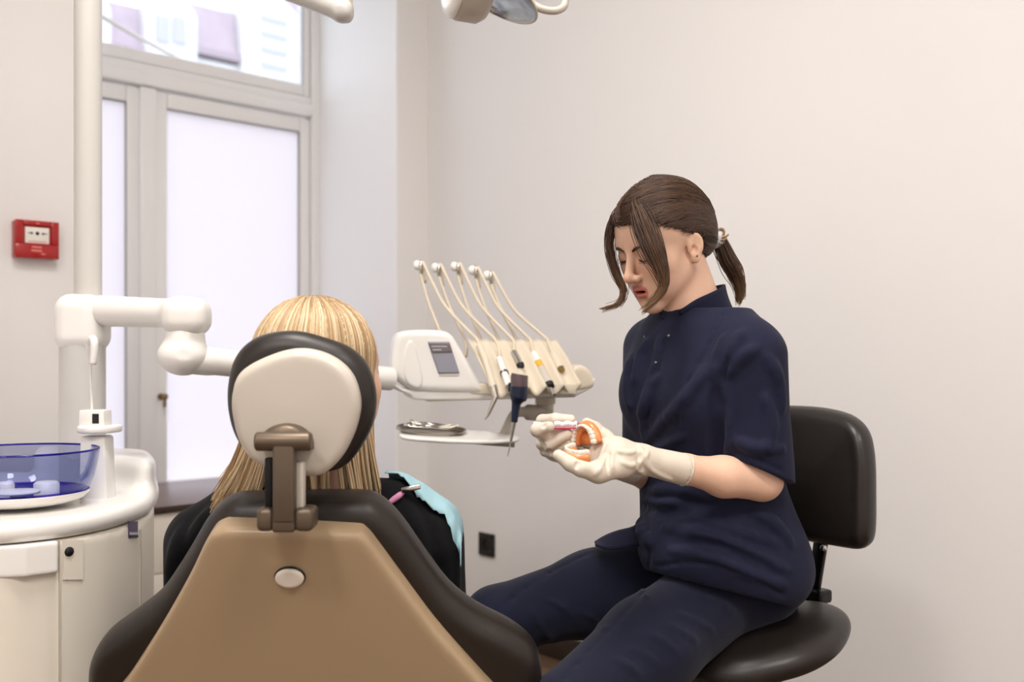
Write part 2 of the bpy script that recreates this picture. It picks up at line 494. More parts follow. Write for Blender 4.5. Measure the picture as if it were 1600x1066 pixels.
# window in the niche
struct(obj('reveal_light_lining_1', join(rbx(NA0 - .0, NA0 + .006, NB, -.0005, SILL, 2.95), rbx(NA1 - .006, NA1, NB, -.0005, SILL, 2.95), rbx(NA0 + .006, NA1 - .006, NB, -.0005, 2.944, 2.95)), 'reveal_lit_white', smooth=False), 'added lining whose whiter colour paints window light onto the reveal')  # added lining; its whiter colour stands in for window light on the reveal
wn = empty('window_1', RM(0.75, NB, SILL)); struct(wn, 'tall white framed window with frosted lower panes and a clear transom light')
fb0, fb1 = NB - 0.07, NB
obj('frame', join(rbx(NA0, NA0 + 0.045, fb0, fb1, 0.5, 2.95, 0.004), rbx(NA1 - 0.045, NA1, fb0, fb1, 0.5, 2.95, 0.004),
                  rbx(NA0, NA1, fb0, fb1, 2.90, 2.95, 0.004), rbx(NA0, NA1, fb0, fb1, 0.5, 0.56, 0.004)), 'frame_white', wn, flat_angle=40)
obj('transom_bar', join(rbx(NA0 + 0.045, NA1 - 0.045, fb0, fb1 + 0.012, 2.093, 2.145, 0.008), rbx(NA0 + 0.045, NA1 - 0.045, fb0, fb1 - 0.004, 2.145, 2.18, 0.006)), 'frame_white', wn, flat_angle=40)
def sash(a0, a1, z0, z1, w, wb, glass, nm):
    s = obj('sash', join(rbx(a0, a0 + w, fb0 + 0.01, fb1 - 0.012, z0, z1, 0.008), rbx(a1 - w, a1, fb0 + 0.01, fb1 - 0.012, z0, z1, 0.008),
                         rbx(a0 + w, a1 - w, fb0 + 0.01, fb1 - 0.012, z1 - wb, z1, 0.008), rbx(a0 + w, a1 - w, fb0 + 0.01, fb1 - 0.012, z0, z0 + 0.05, 0.008)), 'frame_white', wn, flat_angle=40)
    obj('pane', rbx(a0 + w - 0.01, a1 - w + 0.01, fb0 + 0.032, fb0 + 0.038, z0 + 0.04, z1 - wb + 0.01), glass, s, smooth=False)
    obj('gasket', join(rbx(a0 + w - 0.004, a0 + w, fb0 + 0.038, fb1 - 0.014, z0 + 0.05, z1 - wb), rbx(a0 + w, a1 - w, fb0 + 0.038, fb1 - 0.014, z1 - wb, z1 - wb + 0.004)), 'gasket', s, smooth=False)
    return s
s1 = sash(NA0 + 0.047, 0.885, 0.52, 2.086, 0.05, 0.062, 'pane_frosted', 'right')
s2 = sash(0.945, NA1 - 0.047, 0.52, 2.086, 0.05, 0.062, 'pane_frosted', 'left')
obj('mullion', rbx(0.882, 0.948, fb0, fb1 + 0.004, 0.52, 2.09, 0.008), 'frame_white', wn, flat_angle=40)
s3 = sash(NA0 + 0.047, NA1 - 0.047, 2.182, 2.896, 0.032, 0.032, 'pane_clear', 'top')
hp = RM(0.862, NB - 0.012, 1.0)
hp = RM(0.862, NB - 0.010, CAMZ - (620 - HY) / FPX * 3.85)
obj('handle', join(lathe([(0, 0.0), (0.013, 0.0), (0.013, 0.006), (0.006, 0.009), (0.006, 0.026), (0.011, 0.03), (0.012, 0.04), (0.0, 0.043)], 16, hp, EE),
                   xf(box((0.012, 0.008, 0.05), 0.003), RB, hp + EE * 0.036 - UZ * 0.015)), 'brass', wn)

# niche cabinet and its worktop
ct = obj('worktop', rbx(NA0 + 0.002, NA1 - 0.002, NB + 0.002, 0.06, SILL - 0.02, SILL, 0.002), ['counter_brown', 'counter_edge'], flat_angle=30)
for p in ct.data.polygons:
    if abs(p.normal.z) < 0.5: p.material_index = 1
tag(ct, 'dark brown worktop in the niche under the window', 'worktop')
cb = empty('niche_cabinet', RM(0.75, -0.25, 0)); tag(cb, 'white drawer cabinet under the brown window worktop', 'cabinet')
obj('carcass', rbx(NA0 + 0.004, NA1 - 0.004, NB + 0.02, 0.025, 0.085, SILL - 0.021, 0.002), 'cabinet_white', cb, flat_angle=30)
obj('plinth', rbx(NA0 + 0.004, NA1 - 0.004, NB + 0.02, -0.02, 0.0, 0.084), 'baseboard_brown', cb, smooth=False)
for i in range(2):
    a0 = NA0 + 0.008 + i * 0.592; a1 = a0 + 0.587
    for j, (z0, z1) in enumerate(((0.352, 0.545), (0.225, 0.349), (0.09, 0.222))):
        dr = obj('drawer', rbx(a0, a1, 0.0255, 0.045, z0, z1, 0.002), 'cabinet_white', cb, flat_angle=30)
        kc = RM(a1 - 0.10 if i else a0 + 0.10, 0.045, (z0 + z1) / 2)
        obj('knob', lathe([(0, 0), (0.005, 0), (0.005, 0.012), (0.010, 0.016), (0.010, 0.022), (0, 0.025)], 14, kc, EE), 'brass', dr)

# ceiling lights (recessed warm panels)
def emit(name, rgb, s):
    m = bpy.data.materials.new(name); m.use_nodes = True; b = m.node_tree.nodes['Principled BSDF']
    b.inputs['Base Color'].default_value = (0.8, 0.8, 0.8, 1); b.inputs['Emission Color'].default_value = lin(rgb); b.inputs['Emission Strength'].default_value = s
    MATS[name] = m
LAMP = 43.0
emit('lamp_diffuser', (255, 250, 245), LAMP)
for i, (a, b, wh) in enumerate(((1.9, 2.0, 'nearest the window wall'), (1.9, 4.0, 'by the wall behind the camera'), (3.6, 3.0, 'on the left side of the room'))):
    t = empty('ceiling_light', RM(a, b, RH)); tag(t, 'square white ceiling light panel ' + wh, 'ceiling light', 'ceiling light panels')
    obj('diffuser', rbx(a - 0.28, a + 0.28, b - 0.28, b + 0.28, RH - 0.028, RH - 0.012), 'lamp_diffuser', t, smooth=False)
    obj('frame', join(rbx(a - 0.3, a - 0.28, b - 0.3, b + 0.3, RH - 0.03, RH), rbx(a + 0.28, a + 0.3, b - 0.3, b + 0.3, RH - 0.03, RH),
                      rbx(a - 0.28, a + 0.28, b - 0.3, b - 0.28, RH - 0.03, RH), rbx(a - 0.28, a + 0.28, b + 0.28, b + 0.3, RH - 0.03, RH)), 'frame_white', t, smooth=False)

# ------------------------------------------------------------------ street outside
mat('facade', (222, 221, 221), 0.9, var=0.08, vscale=0.6)
mat('roof_mauve', (188, 173, 181), 0.8, var=0.1, vscale=2)
mat('shutter_grey', (188, 188, 194), 0.7)
mat('eave_mauve', (172, 158, 166), 0.8)
FBB = -34.0
def fp(px, py, b=FBB):
    """point of the street facade plane seen through a pixel"""
    p = on_plane(px, py, RM(0, b, 0), EE); q = p - np.array([CX, CY, 0]); return -np.dot(q, DD), p[2]
def fbx(x0, x1, y0, y1, b0, b1, bevel=0):
    a0, z1 = fp(x0, y0); a1, z0 = fp(x1, y1); xm = fp((x0 + x1) / 2, (y0 + y1) / 2)
    z1 = fp((x0 + x1) / 2, y0)[1]; z0 = fp((x0 + x1) / 2, y1)[1]
    return rbx(min(a0, a1), max(a0, a1), FBB + b0, FBB + b1, z0, z1, bevel)
bd = empty('building', RM(-14, FBB, 0)); tag(bd, 'pale town house with mauve mansard roof and dormers across the street', 'building')
aL = fp(-500, 100)[0]; aR = fp(800, 100)[0]; z_e = fp(320, 92)[1]
obj('facade_wall', rbx(min(aL, aR), max(aL, aR), FBB - 6, FBB, 0, z_e), 'facade', bd, smooth=False)
def roofpart(x0, x1, yt, yb):
    a0, a1 = fp(x0, 50)[0], fp(x1, 50)[0]; a0, a1 = min(a0, a1), max(a0, a1)
    zt = fp((x0 + x1) / 2, yt)[1]; zb = fp((x0 + x1) / 2, yb)[1]
    V = [RM(a0, FBB + .1, zb), RM(a1, FBB + .1, zb), RM(a1, FBB - .25, zt), RM(a0, FBB - .25, zt), RM(a0, FBB - 5, zb), RM(a1, FBB - 5, zb), RM(a1, FBB - 5, zt), RM(a0, FBB - 5, zt)]
    F = [[0, 1, 2, 3], [4, 7, 6, 5], [0, 4, 5, 1], [3, 2, 6, 7], [0, 3, 7, 4], [1, 5, 6, 2]]
    obj('roof_section', (np.array(V), F), 'roof_mauve', bd, smooth=False)
    obj('eave', rbx(a0, a1, FBB - .2, FBB + .3, zb - .12, zb + .16), 'eave_mauve', bd, smooth=False)
roofpart(-200, 60, 0, 80); roofpart(168, 222, 3, 80); roofpart(302, 371, 10, 87); roofpart(470, 640, 10, 95)
def dormer(x0, x1, yt, yb, arch, bars):
    a0, a1 = fp(x0, 50)[0], fp(x1, 50)[0]; a0, a1 = min(a0, a1), max(a0, a1)
    zt = fp((x0 + x1) / 2, yt)[1]; zb = fp((x0 + x1) / 2, yb)[1]; r = []
    for b in (FBB - 4, FBB + 0.35):
        pts = [RM(a0, b, zb), RM(a0, b, zt - arch)]
        for k in range(1, 12):
            th = math.pi * k / 12; pts.append(RM((a0 + a1) / 2 - (a1 - a0) / 2 * math.cos(th), b, zt - arch + arch * math.sin(th)))
        pts += [RM(a1, b, zt - arch), RM(a1, b, zb)]; r.append(np.array(pts))
    d = obj('dormer', loft(r), 'facade', bd, smooth=False)
    for (bx0, bx1, by0, by1) in bars:
        q = obj('window', fbx(bx0, bx1, by0, by1, 0.33, 0.42, 0.02), 'shutter_grey', d, smooth=False)
    return d
dormer(222, 302, -4, 92, 0.8, [(238, 258, 28, 70), (264, 284, 30, 72)])
dormer(372, 460, -2, 210, 0.7, [(402, 442, 30 + 24 * k, 40 + 24 * k) for k in range(5)])
dormer(60, 168, -20, 92, 0.7, [(90, 130, 20, 70)])
obj('downpipe', tube([RM(fp(466, 50)[0], FBB + .3, 2), RM(fp(466, 50)[0], FBB + .3, fp(466, -60)[1])], 0.22, 10), 'shutter_grey', bd)
cw = obj('cable', tube(spl([RM(2.4, -0.9, 2.95), RM(*[(-1) * 0 + v for v in (1.11, -1.5, 0)]) * 0 + at(160, 26, 5.2), at(235, 68, 6.4), at(310, 112, 8.5), at(345, 150, 12.0), at(380, 220, 22)], 40), 0.012, 8), 'shutter_grey')
cw.data.materials.clear(); mat('cable_beige', (176, 166, 156), 0.7); cw.data.materials.append(MATS['cable_beige'])
tag(cw, 'beige cable sagging across the street outside the transom window', 'cable')

# ------------------------------------------------------------------ fire alarm call point on the left wall
def wall_left_pt(px, py):
    p = on_plane(px, py, RM(0, 0, 0), EE); return p
ap = wall_left_pt(52, 376)
al = empty('fire_alarm', ap); tag(al, 'red square fire alarm call point on the left wall', 'fire alarm')
AB = basis(DD, -EE, UZ)                                # local x right, y into wall, z up
def abx(x0, x1, y0, y1, z0, z1, bev=0): return xf(boxat((x0, y0, z0), (x1, y1, z1), bev), AB, ap)
obj('body', abx(-.062, .062, -.034, 0, -.056, .056, .006), 'alarm_red', al, flat_angle=50)
fc = obj('front_cover', join(abx(-.062, .062, -.040, -.0342, -.056, -.014, .002), abx(-.062, -.040, -.040, -.0342, -.014, .056, .002), abx(.040, .062, -.040, -.0342, -.014, .056, .002), abx(-.040, .040, -.040, -.0342, .040, .056, .002)), 'alarm_red', al, flat_angle=50)
pl = obj('break_plate', abx(-.034, .034, -.0375, -.0343, -.012, .036, .001), 'paper_white', al, flat_angle=50)
obj('dot', xf(lathe([(0, -.0386), (.0052, -.0386), (.0052, -.037)], 16, (0, 0, 0), (0, 1, 0)), AB, ap + AB @ np.array([0, 0, .018])), 'ink', pl)
for s in (-1, 1):
    v = np.array([[s * .011, -.0386, .018], [s * .018, -.0386, .0225], [s * .018, -.0386, .0135], [s * .018, -.0386, .0192], [s * .027, -.0386, .0192], [s * .027, -.0386, .0168], [s * .018, -.0386, .0168]])
    f = [[0, 1, 2], [3, 4, 5, 6]]
    if s > 0: f = [q[::-1] for q in f]
    v2 = v.copy(); v2[:, 1] = -.037
    obj('arrow', xf((np.vstack([v, v2]), f), AB, ap), 'ink', pl, smooth=False)
obj('printed_line', abx(-.026, .026, -.0383, -.0372, -.008, -.0055), 'alarm_print', pl, smooth=False)
for q in ((-.016, .012, -.026, -.021), (-.018, .012, -.037, -.031), (.010, .022, -.045, -.041), (-.004, .005, .046, .050)): obj('printed_text', abx(q[0], q[1], -.0408, -.0398, q[2], q[3]), 'alarm_print', fc, smooth=False)

# ------------------------------------------------------------------ black wall socket on the right wall
sp = on_plane(762, 851, RM(0, 0, 0), DD)
sk = empty('wall_socket', sp); tag(sk, 'black square power socket low on the right wall', 'socket')
SB = basis(EE, DD, UZ)
def sbx(x0, x1, y0, y1, z0, z1, bev=0): return xf(boxat((x0, y0, z0), (x1, y1, z1), bev), SB, sp)
obj('plate', join(sbx(-.043, .043, -.010, 0, .024, .043, .002), sbx(-.043, .043, -.010, 0, -.043, -.024, .002), sbx(-.043, -.024, -.010, 0, -.0245, .0245, .002), sbx(.024, .043, -.010, 0, -.0245, .0245, .002)), 'socket_black', sk, flat_angle=40)
obj('insert', xf(lathe([(.029, -.009), (.021, -.009), (.0195, -.001), (0, -.001)], 28, (0, 0, 0), (0, 1, 0)), SB, sp), 'socket_black', sk, flat_angle=40)
for s in (-1, 1): obj('pin_hole', xf(lathe([(0.0, -.0018), (.0028, -.0018), (.0028, -.001)], 12, (0, 0, 0), (0, 1, 0)), SB, sp + SB @ np.array([s * .0095, 0, 0])), 'ink', sk)
mat('asphalt', (150, 148, 146), 0.9, var=0.1, vscale=2)
struct(obj('ground', rbx(-60, 40, -60, -0.8, -0.3, -0.12), 'asphalt', smooth=False), 'grey street outside the window')
# ================================================================== dental chair seen from behind
TB = math.radians(19)                                  # the back reclines towards the camera
CN = np.array([0, -math.cos(TB), -math.sin(TB)])       # outward normal of the back (towards camera, down)
CU = np.array([0, -math.sin(TB), math.cos(TB)])        # up along the back
CXX = np.array([1.0, 0, 0])
BP0 = at(470, 815, 1.50)                               # reference point on the back plane
CBAS = basis(CXX, -CN, CU)                             # local x across, y into the cushion, z up the back
def bl(px, py, off=0.0):
    p = on_plane(px, py, BP0 + CN * off, CN) - BP0; return np.array([np.dot(p, CXX), np.dot(p, CU)])
ch = empty('dental_chair', (BP0[0], 1.75, 0)); tag(ch, 'dental treatment chair with black upholstery and ivory back shell in the foreground', 'dental chair')
cush_px = [(400, 793), (540, 791), (585, 798), (622, 832), (660, 885), (700, 938), (745, 973), (798, 1000), (834, 1030), (847, 1070), (842, 1130), (815, 1210), (770, 1290), (690, 1350), (480, 1370), (280, 1350), (200, 1290), (155, 1210), (131, 1130), (127, 1074), (133, 1043), (152, 1013), (192, 983), (235, 949), (262, 913), (290, 868), (318, 822), (350, 797)]
co = spl([bl(*p) for p in cush_px], 84, True)
obj('back_cushion', xf(solid([(slab(co, 0.0, 0.085, 0.036), 0)], 0.005, 3), CBAS, BP0), 'leather_black', ch)
sh_px = [(372, 826), (540, 832), (567, 838), (588, 862), (625, 912), (680, 985), (752, 1066), (800, 1120), (810, 1170), (780, 1250), (690, 1310), (480, 1330), (280, 1310), (190, 1250), (158, 1170), (165, 1110), (197, 1064), (232, 1010), (265, 955), (298, 895), (322, 845), (340, 829)]
so = spl([bl(px, py, 0.03) for px, py in sh_px], 84, True)
sh_prims = [(slab(so, -0.034, 0.02, 0.012, 0.006), 0)]
bc = bl(453, 902, 0.04)
shell = obj('back_shell', xf(solid(sh_prims, 0.0045, 3), CBAS, BP0), 'shell_ivory', ch)
def onback(u, y, v): return BP0 + CBAS @ np.array([u, y, v])
# oval release button in a dark ring
def oval(rx, rz, y0, y1, dome, n=40):
    rings = []
    for k, (s, yy) in enumerate([(1.0, y1), (1.0, y0 + dome * 0.6), (0.93, y0 + dome * 0.25), (0.75, y0 + 0.1 * dome), (0.4, y0), (0.02, y0)]):
        rings.append(np.array([onback(bc[0] + rx * s * math.cos(2 * math.pi * j / n), yy, bc[1] + rz * s * math.sin(2 * math.pi * j / n)) for j in range(n)]))
    return loft(rings)
obj('button_ring', oval(0.0232, 0.0172, -0.0422, -0.03, 0.001), 'metal_black', ch)
obj('release_button', oval(0.0215, 0.0155, -0.0475, -0.035, 0.004), 'plastic_ivory', ch)

# headrest
HN = np.array([0, -math.cos(math.radians(6)), -math.sin(math.radians(6))]); HU = np.array([0, HN[2], -HN[1]])
HB = basis(CXX, -HN, HU); HP = at(468, 640, 1.455)
def hl(px, py, off=0.0):
    p = on_plane(px, py, HP + HN * off, HN) - HP; return np.array([np.dot(p, CXX), np.dot(p, HU)])
hc_px = [(395, 529), (425, 521), (460, 520), (500, 530), (540, 545), (566, 568), (580, 600), (584, 635), (577, 672), (558, 708), (530, 737), (490, 744), (440, 738), (400, 724), (372, 704), (357, 678), (349, 645), (348, 610), (355, 573), (370, 547)]
ho = spl([hl(*p) for p in hc_px], 70, True)
obj('headrest_cushion', xf(solid([(slab(ho, 0.0, 0.062, 0.03), 0)], 0.004, 3), HB, HP), 'leather_black', ch)
hs_px = [(420, 556), (468, 545), (515, 556), (548, 583), (562, 622), (560, 655), (548, 690), (528, 722), (500, 743), (465, 743), (430, 735), (395, 720), (374, 690), (364, 655), (362, 620), (375, 582)]
hs = spl([hl(px, py, 0.012) for px, py in hs_px], 60, True)
obj('headrest_shell', xf(solid([(slab(hs, -0.022, 0.018, 0.014, 0.006), 0)], 0.004, 3), HB, HP), 'headrest_ivory', ch)
# metal bracket between headrest and back
BY = 1.405
def ab(x0, y0, x1, y1, ya, yb, bev): 
    p = at(x0, y1, ya); q = at(x1, y0, ya); return boxat((p[0], ya, p[2]), (q[0], yb, q[2]), bev, 3)
dome = []
c0 = at(445, 690, BY + .01); R = 41 / FPX * (BY + .01)
for yy, s in ((BY + .035, 1.0), (BY + .012, 1.0), (BY + .004, .93), (BY, .78)):
    dome.append(np.array([[c0[0] + R * s * math.cos(t), yy, c0[2] - .004 + R * .78 * s * math.sin(t)] for t in np.linspace(0, math.pi, 24)] + [[c0[0] - R * s, yy, c0[2] - .012], [c0[0] + R * s, yy, c0[2] - .012]]))
obj('hinge_cover', loft(dome), 'bracket_metal', ch, flat_angle=50)
hy = BY - .006
obj('upper_hinge', rod(at(399, 690, hy), at(487, 690, hy), .0135, None, 24, .004), 'bracket_metal', ch, flat_angle=60)
obj('headrest_post', ab(425, 686, 459, 818, BY - .018, BY + .004, .004), 'bracket_metal', ch, flat_angle=50)
obj('lower_hinge', join(ab(399, 795, 426, 832, BY - .014, BY + .035, .008), ab(458, 795, 488, 832, BY - .014, BY + .035, .008), ab(424, 800, 460, 833, BY - .016, BY + .035, .004)), 'bracket_metal', ch, flat_angle=50)
obj('guide_rail', ab(413, 716, 425, 803, BY + .002, BY + .02, .002), 'metal_black', ch, flat_angle=50)
obj('guide_rail', ab(460, 722, 474, 803, BY + .002, BY + .02, .002), 'plastic_grey', ch, flat_angle=50, label='ivory guide rail')
# seat, leg rest and pedestal (below the frame)
seat_o = spl([(-.22, 0), (.22, 0), (.25, .1), (.25, .45), (.2, .62), (.17, 1.1), (.12, 1.22), (-.12, 1.22), (-.17, 1.1), (-.2, .62), (-.25, .45), (-.25, .1)], 60, True)
sv, sf = solid([(slab(seat_o, 0, .1, .035), 0)], .008, 2)
sv = np.column_stack([sv[:, 0] + BP0[0], 1.62 + sv[:, 2], .40 + sv[:, 1]]); obj('seat_cushion', (sv, sf[:, ::-1]), 'leather_black', ch)
obj('seat_frame', boxat((BP0[0] - .17, 1.66, .33), (BP0[0] + .17, 2.6, .405), .02), 'plastic_ivory', ch, flat_angle=50)
obj('pedestal', loft([np.array([[BP0[0] + rx * math.copysign(abs(math.cos(t)) ** .6, math.cos(t)), 2.0 + ry * math.copysign(abs(math.sin(t)) ** .6, math.sin(t)), z] for t in np.linspace(0, 2 * math.pi, 32, endpoint=False)]) for rx, ry, z in ((.27, .42, 0), (.27, .42, .03), (.2, .3, .06), (.12, .2, .12), (.11, .17, .34))]), 'plastic_ivory', ch, flat_angle=50)

# ================================================================== operator stool
F3 = np.array([-0.80, -0.60, 0]); L3 = np.array([0.60, -0.80, 0])      # the doctor's forward and left
SC = at(1148, 966, 1.92)                               # seat centre (top)
st = empty('operator_stool', (SC[0], SC[1], 0)); tag(st, 'black upholstered operator stool with backrest under the seated dentist', 'stool')
ta = math.radians(13)
SF = nrm(F3 * math.cos(ta) - UZ * math.sin(ta)); SU = nrm(np.cross(-L3, SF)); SU = SU if SU[2] > 0 else -SU
SBs = basis(L3, SF, SU)
seat_pr = [(ell((0, 0, -.035), (.185, .168, .036)), 0), (ell((.10, -.03, -.030), (.095, .14, .040)), .03), (ell((-.10, -.03, -.030), (.095, .14, .040)), .03), (ell((0, .10, -.040), (.14, .07, .040)), .03)]
sv, sf = solid(seat_pr, .006, 4)
sv[:, 2] = np.maximum(sv[:, 2], -.066 + .012 * (sv[:, 2] + .066))
obj('seat', (sv @ SBs.T + SC, sf if np.linalg.det(SBs) > 0 else sf[:, ::-1]), 'leather_brown_black', st)
obj('seat_plate', xf(solid([(rbox((0, -.02, -.077), (.11, .12, .012), .008), 0)], .006, 1), SBs, SC), 'metal_black', st)
obj('tilt_mechanism', xf(solid([(rbox((.02, -.06, -.10), (.05, .08, .022), .012), 0), (rbox((.05, -.13, -.105), (.03, .035, .032), .015), .01)], .005, 1), SBs, SC), 'metal_black', st)
bb = np.array([SC[0], SC[1], 0])
obj('gas_column', join(rod(bb + UZ * .1, bb + UZ * .3, .026), rod(bb + UZ * .29, bb + UZ * (SC[2] - .1), .016)), 'metal_black', st, flat_angle=50)
lp = SC + SBs @ np.array([.06, .0, -.12])
obj('height_lever', tube([lp, lp + L3 * .1 - UZ * .005, lp + L3 * .15 - UZ * .012], [.005, .005, .009], 10), 'metal_black', st)
for k in range(5):
    a = math.radians(20 + 72 * k); d = np.array([math.cos(a), math.sin(a), 0])
    leg = obj('base_arm', tube([bb + UZ * .115 + d * .02, bb + d * .27 + UZ * .085], [.024, .015], 10), 'metal_black', st)
    cpos = bb + d * .27 + UZ * .03; sd = np.array([-d[1], d[0], 0])
    obj('caster', join(rod(cpos - sd * .022, cpos - sd * .006, .03, None, 18, .004), rod(cpos + sd * .006, cpos + sd * .022, .03, None, 18, .004), rod(cpos, cpos + UZ * .055, .007)), 'rubber_black', leg, flat_angle=50)
# backrest
KC = at(1252, 739, 2.03)
tb = math.radians(5)
KF = nrm(F3 * math.cos(tb) + UZ * math.sin(tb) * 0.2); KU = nrm(UZ - KF * np.dot(UZ, KF)); KL = np.cross(KU, KF); 
if np.dot(KL, L3) < 0: KL = -KL
KB = basis(KL, KF, KU)
bo = [(-.185, -.10), (-.17, -.128), (-.13, -.138), (0, -.142), (.13, -.138), (.17, -.128), (.187, -.10), (.188, -.02), (.184, .05), (.168, .1), (.13, .128), (.07, .14), (0, .143), (-.07, .14), (-.13, .128), (-.168, .1), (-.184, .05), (-.188, -.02)]
bo = spl(np.array(bo) * np.array([1, .955]), 60, True)
kf = Field((-.24, -.12, -.2), (.24, .14, .2), .005); kf.add(slab(bo, -.03, .03, .027, .008)); kv, kq = kf.mesh(3)
kv[:, 1] += 1.1 * kv[:, 0] ** 2                       # wraps round the sitter
obj('backrest', xf((kv, kq if np.linalg.det(KB) > 0 else kq[:, ::-1]), KB, KC), 'leather_brown_black', st)
p1 = at(1284, 840, 2.06); p2 = at(1270, 925, 2.06); p3 = SC + SBs @ np.array([0.0, -.23, -.085])
bkm = KC - KF * .035 - KU * .05
obj('back_post', xf(box((.030, .012, np.linalg.norm(p1 + (p1 - p2) * .8 - p2)), .003), basis(KL, nrm(np.cross(nrm(p1 - p2), KL)), nrm(p1 - p2)), (p1 + (p1 - p2) * .8 + p2) / 2), 'metal_black', st, flat_angle=40)
obj('post_screw', lathe([(0, -.002), (.007, -.002), (.007, .004), (0, .005)], 14, p1 - UZ * .02 - np.array([0, .010, 0]), (0, -1, 0)), 'chrome', st)
obj('post_clamp', xf(solid([(rbox((0, 0, 0), (.034, .022, .014), .006), 0)], .004, 1), basis(KL, KF, KU), p2 - UZ * .005), 'metal_black', st)
obj('post_arm', tube(spl([p2 - UZ * .01, p2 - UZ * .06 + F3 * .01, (p2 + p3) / 2 - UZ * .07 + F3 * .02, p3 + F3 * .08 - UZ * .02], 12), .014, 10, flat=.7), 'metal_black', st)
# ================================================================== dental unit: cabinet, bowl, column and arm
UY = 2.12
un = empty('dental_unit', (at(110, 0, UY)[0], UY, 0)); tag(un, 'white dental unit cabinet with column, arm and purple spittoon bowl at the left', 'dental unit')
zt = .775
# plan outline of the cabinet (x, y)
def pxx(px, Y): return (px - 800) / FPX * Y
plan = [(pxx(-260, 1.72), 1.72), (pxx(-60, 1.66), 1.66), (pxx(60, 1.70), 1.70), (pxx(160, 1.80), 1.80), (pxx(222, 1.94), 1.94), (pxx(241, 2.06), 2.06), (pxx(241, 2.22), 2.22), (pxx(225, 2.34), 2.34), (pxx(100, 2.42), 2.42), (pxx(-260, 2.42), 2.42)]
plan = np.array(plan)
po = spl(plan, 90, True)
def scaled(P, s): c = P.mean(0); return c + (P - c) * s
def upright(P, z0, z1, rnd, h, sm=2, extra=()):
    v, f = solid([(slab(P, z0, z1, rnd), 0)] + list(extra), h, sm)
    return np.column_stack([v[:, 0], v[:, 2], v[:, 1]]), f[:, ::-1]
obj('lower_body', upright(scaled(po, .985), 0.03, .7345, .006, .009), 'plastic_ivory', un)
obj('base_plinth', upright(scaled(po, .9), 0.0, .035, .006, .012, 1), 'plastic_grey', un)
# top cover with a raised shoulder at the rear right
rear = [(pxx(170, 2.16), 2.16), (pxx(215, 2.08), 2.08), (pxx(240, 2.10), 2.10), (pxx(241, 2.24), 2.24), (pxx(220, 2.35), 2.35), (pxx(120, 2.41), 2.41), (pxx(60, 2.41), 2.41), (pxx(60, 2.30), 2.30), (pxx(110, 2.24), 2.24)]
obj('top_cover', upright(po, .736, .773, .016, .0055, 3, [(slab(spl(rear, 40, True), .745, .838, .022), .03)]), 'plastic_white', un)
# drawer-like overhang on the left front, side seams, hatch and badge
fo = [(pxx(-260, 1.71), 1.71), (pxx(-60, 1.657), 1.657), (pxx(40, 1.680), 1.680), (pxx(91, 1.715), 1.715), (pxx(80, 1.84), 1.84), (pxx(-260, 1.84), 1.84)]
obj('front_drawer', upright(np.array(fo), .680, .7345, .004, .003, 1), 'plastic_white', un)
def surf(px, py, off=0.0, s=.985):
    """point on the cabinet side under a pixel, with outward normal"""
    P = scaled(po, s); best = None
    for i in range(len(P)):
        a, b = P[i - 1], P[i]; r = np.array([(px - 800) / FPX, 1.0]); e = b - a
        den = r[0] * e[1] - r[1] * e[0]
        if abs(den) < 1e-9: continue
        t = (a[0] * e[1] - a[1] * e[0]) / den; u = (a[0] * r[1] - a[1] * r[0]) / den
        if t > 0 and 0 <= u <= 1 and (best is None or t < best[0]): best = (t, e)
    t, e = best; p = np.array([r[0] * t, t, CAMZ + (HY - py) / FPX * t]); n = nrm([e[1], -e[0], 0]); 
    if n[1] > 0: n = -n
    return p + n * off, n
def patch(px0, px1, py0, py1, off, thick, n=8):
    """a thin plate that follows the cabinet side"""
    rows = []
    for k in range(n):
        px = px0 + (px1 - px0) * k / (n - 1); p, nn = surf(px, py0, off); 
        s_ = p[1]; rows.append([np.array([p[0], p[1], CAMZ + (HY - py0) / FPX * s_]), np.array([p[0], p[1], CAMZ + (HY - py1) / FPX * s_])])
    return sheet(np.array(rows), thick)
obj('access_panel', patch(98, 129, 844, 906, .0012, .002), 'plastic_ivory', un, flat_angle=40)
bp, bn = surf(107, 862, .0015)
obj('panel_button', lathe([(0, .0035), (.0075, .003), (.0085, .0015), (.0085, 0)], 22, bp, bn), 'ink', un)
bdg = obj('badge', patch(200, 214, 815, 840, .0012, .0015), 'badge_purple', un, flat_angle=40)
obj('badge_stripe', patch(201, 213, 832, 836, .0022, .0012), 'screen_print', bdg, flat_angle=40)
obj('badge_base', patch(200, 214, 836.5, 840, .0022, .0012), 'badge_dark', bdg, flat_angle=40)
for sx in (91, 217):
    obj('panel_seam', patch(sx, sx + 1.4, 828 if sx > 100 else 845, 1200, .0015, .004, 3), 'plastic_grey', un, flat_angle=40)
# column and lamp pole
cy = 2.15
def vcol(px0, px1, py0, py1, Y, rnd, mt, nm, parent, el=1.0):
    r = (px1 - px0) / 2 / FPX * Y; c = at((px0 + px1) / 2, 0, Y)[:2]; z0 = at(0, py1, Y)[2]; z1 = at(0, py0, Y)[2]
    v, f = solid([(rbox((c[0], c[1], (z0 + z1) / 2), (r, r * el, (z1 - z0) / 2), rnd), 0)], .005, 2); return obj(nm, (v, f), mt, parent)
obj('column', rod(at(129, 790, cy), at(129, 540, cy), 34 / FPX * cy, None, 32), 'pole_ivory', un, flat_angle=50)
vcol(93, 167, 460, 550, cy, .034, 'plastic_white', 'arm_collar', un)
pole = obj('lamp_pole', rod(at(137.5, 470, cy), np.array([at(137.5, 0, cy)[0], cy, 2.42]), 20.5 / FPX * cy, None, 32), 'pole_ivory', un, flat_angle=50)
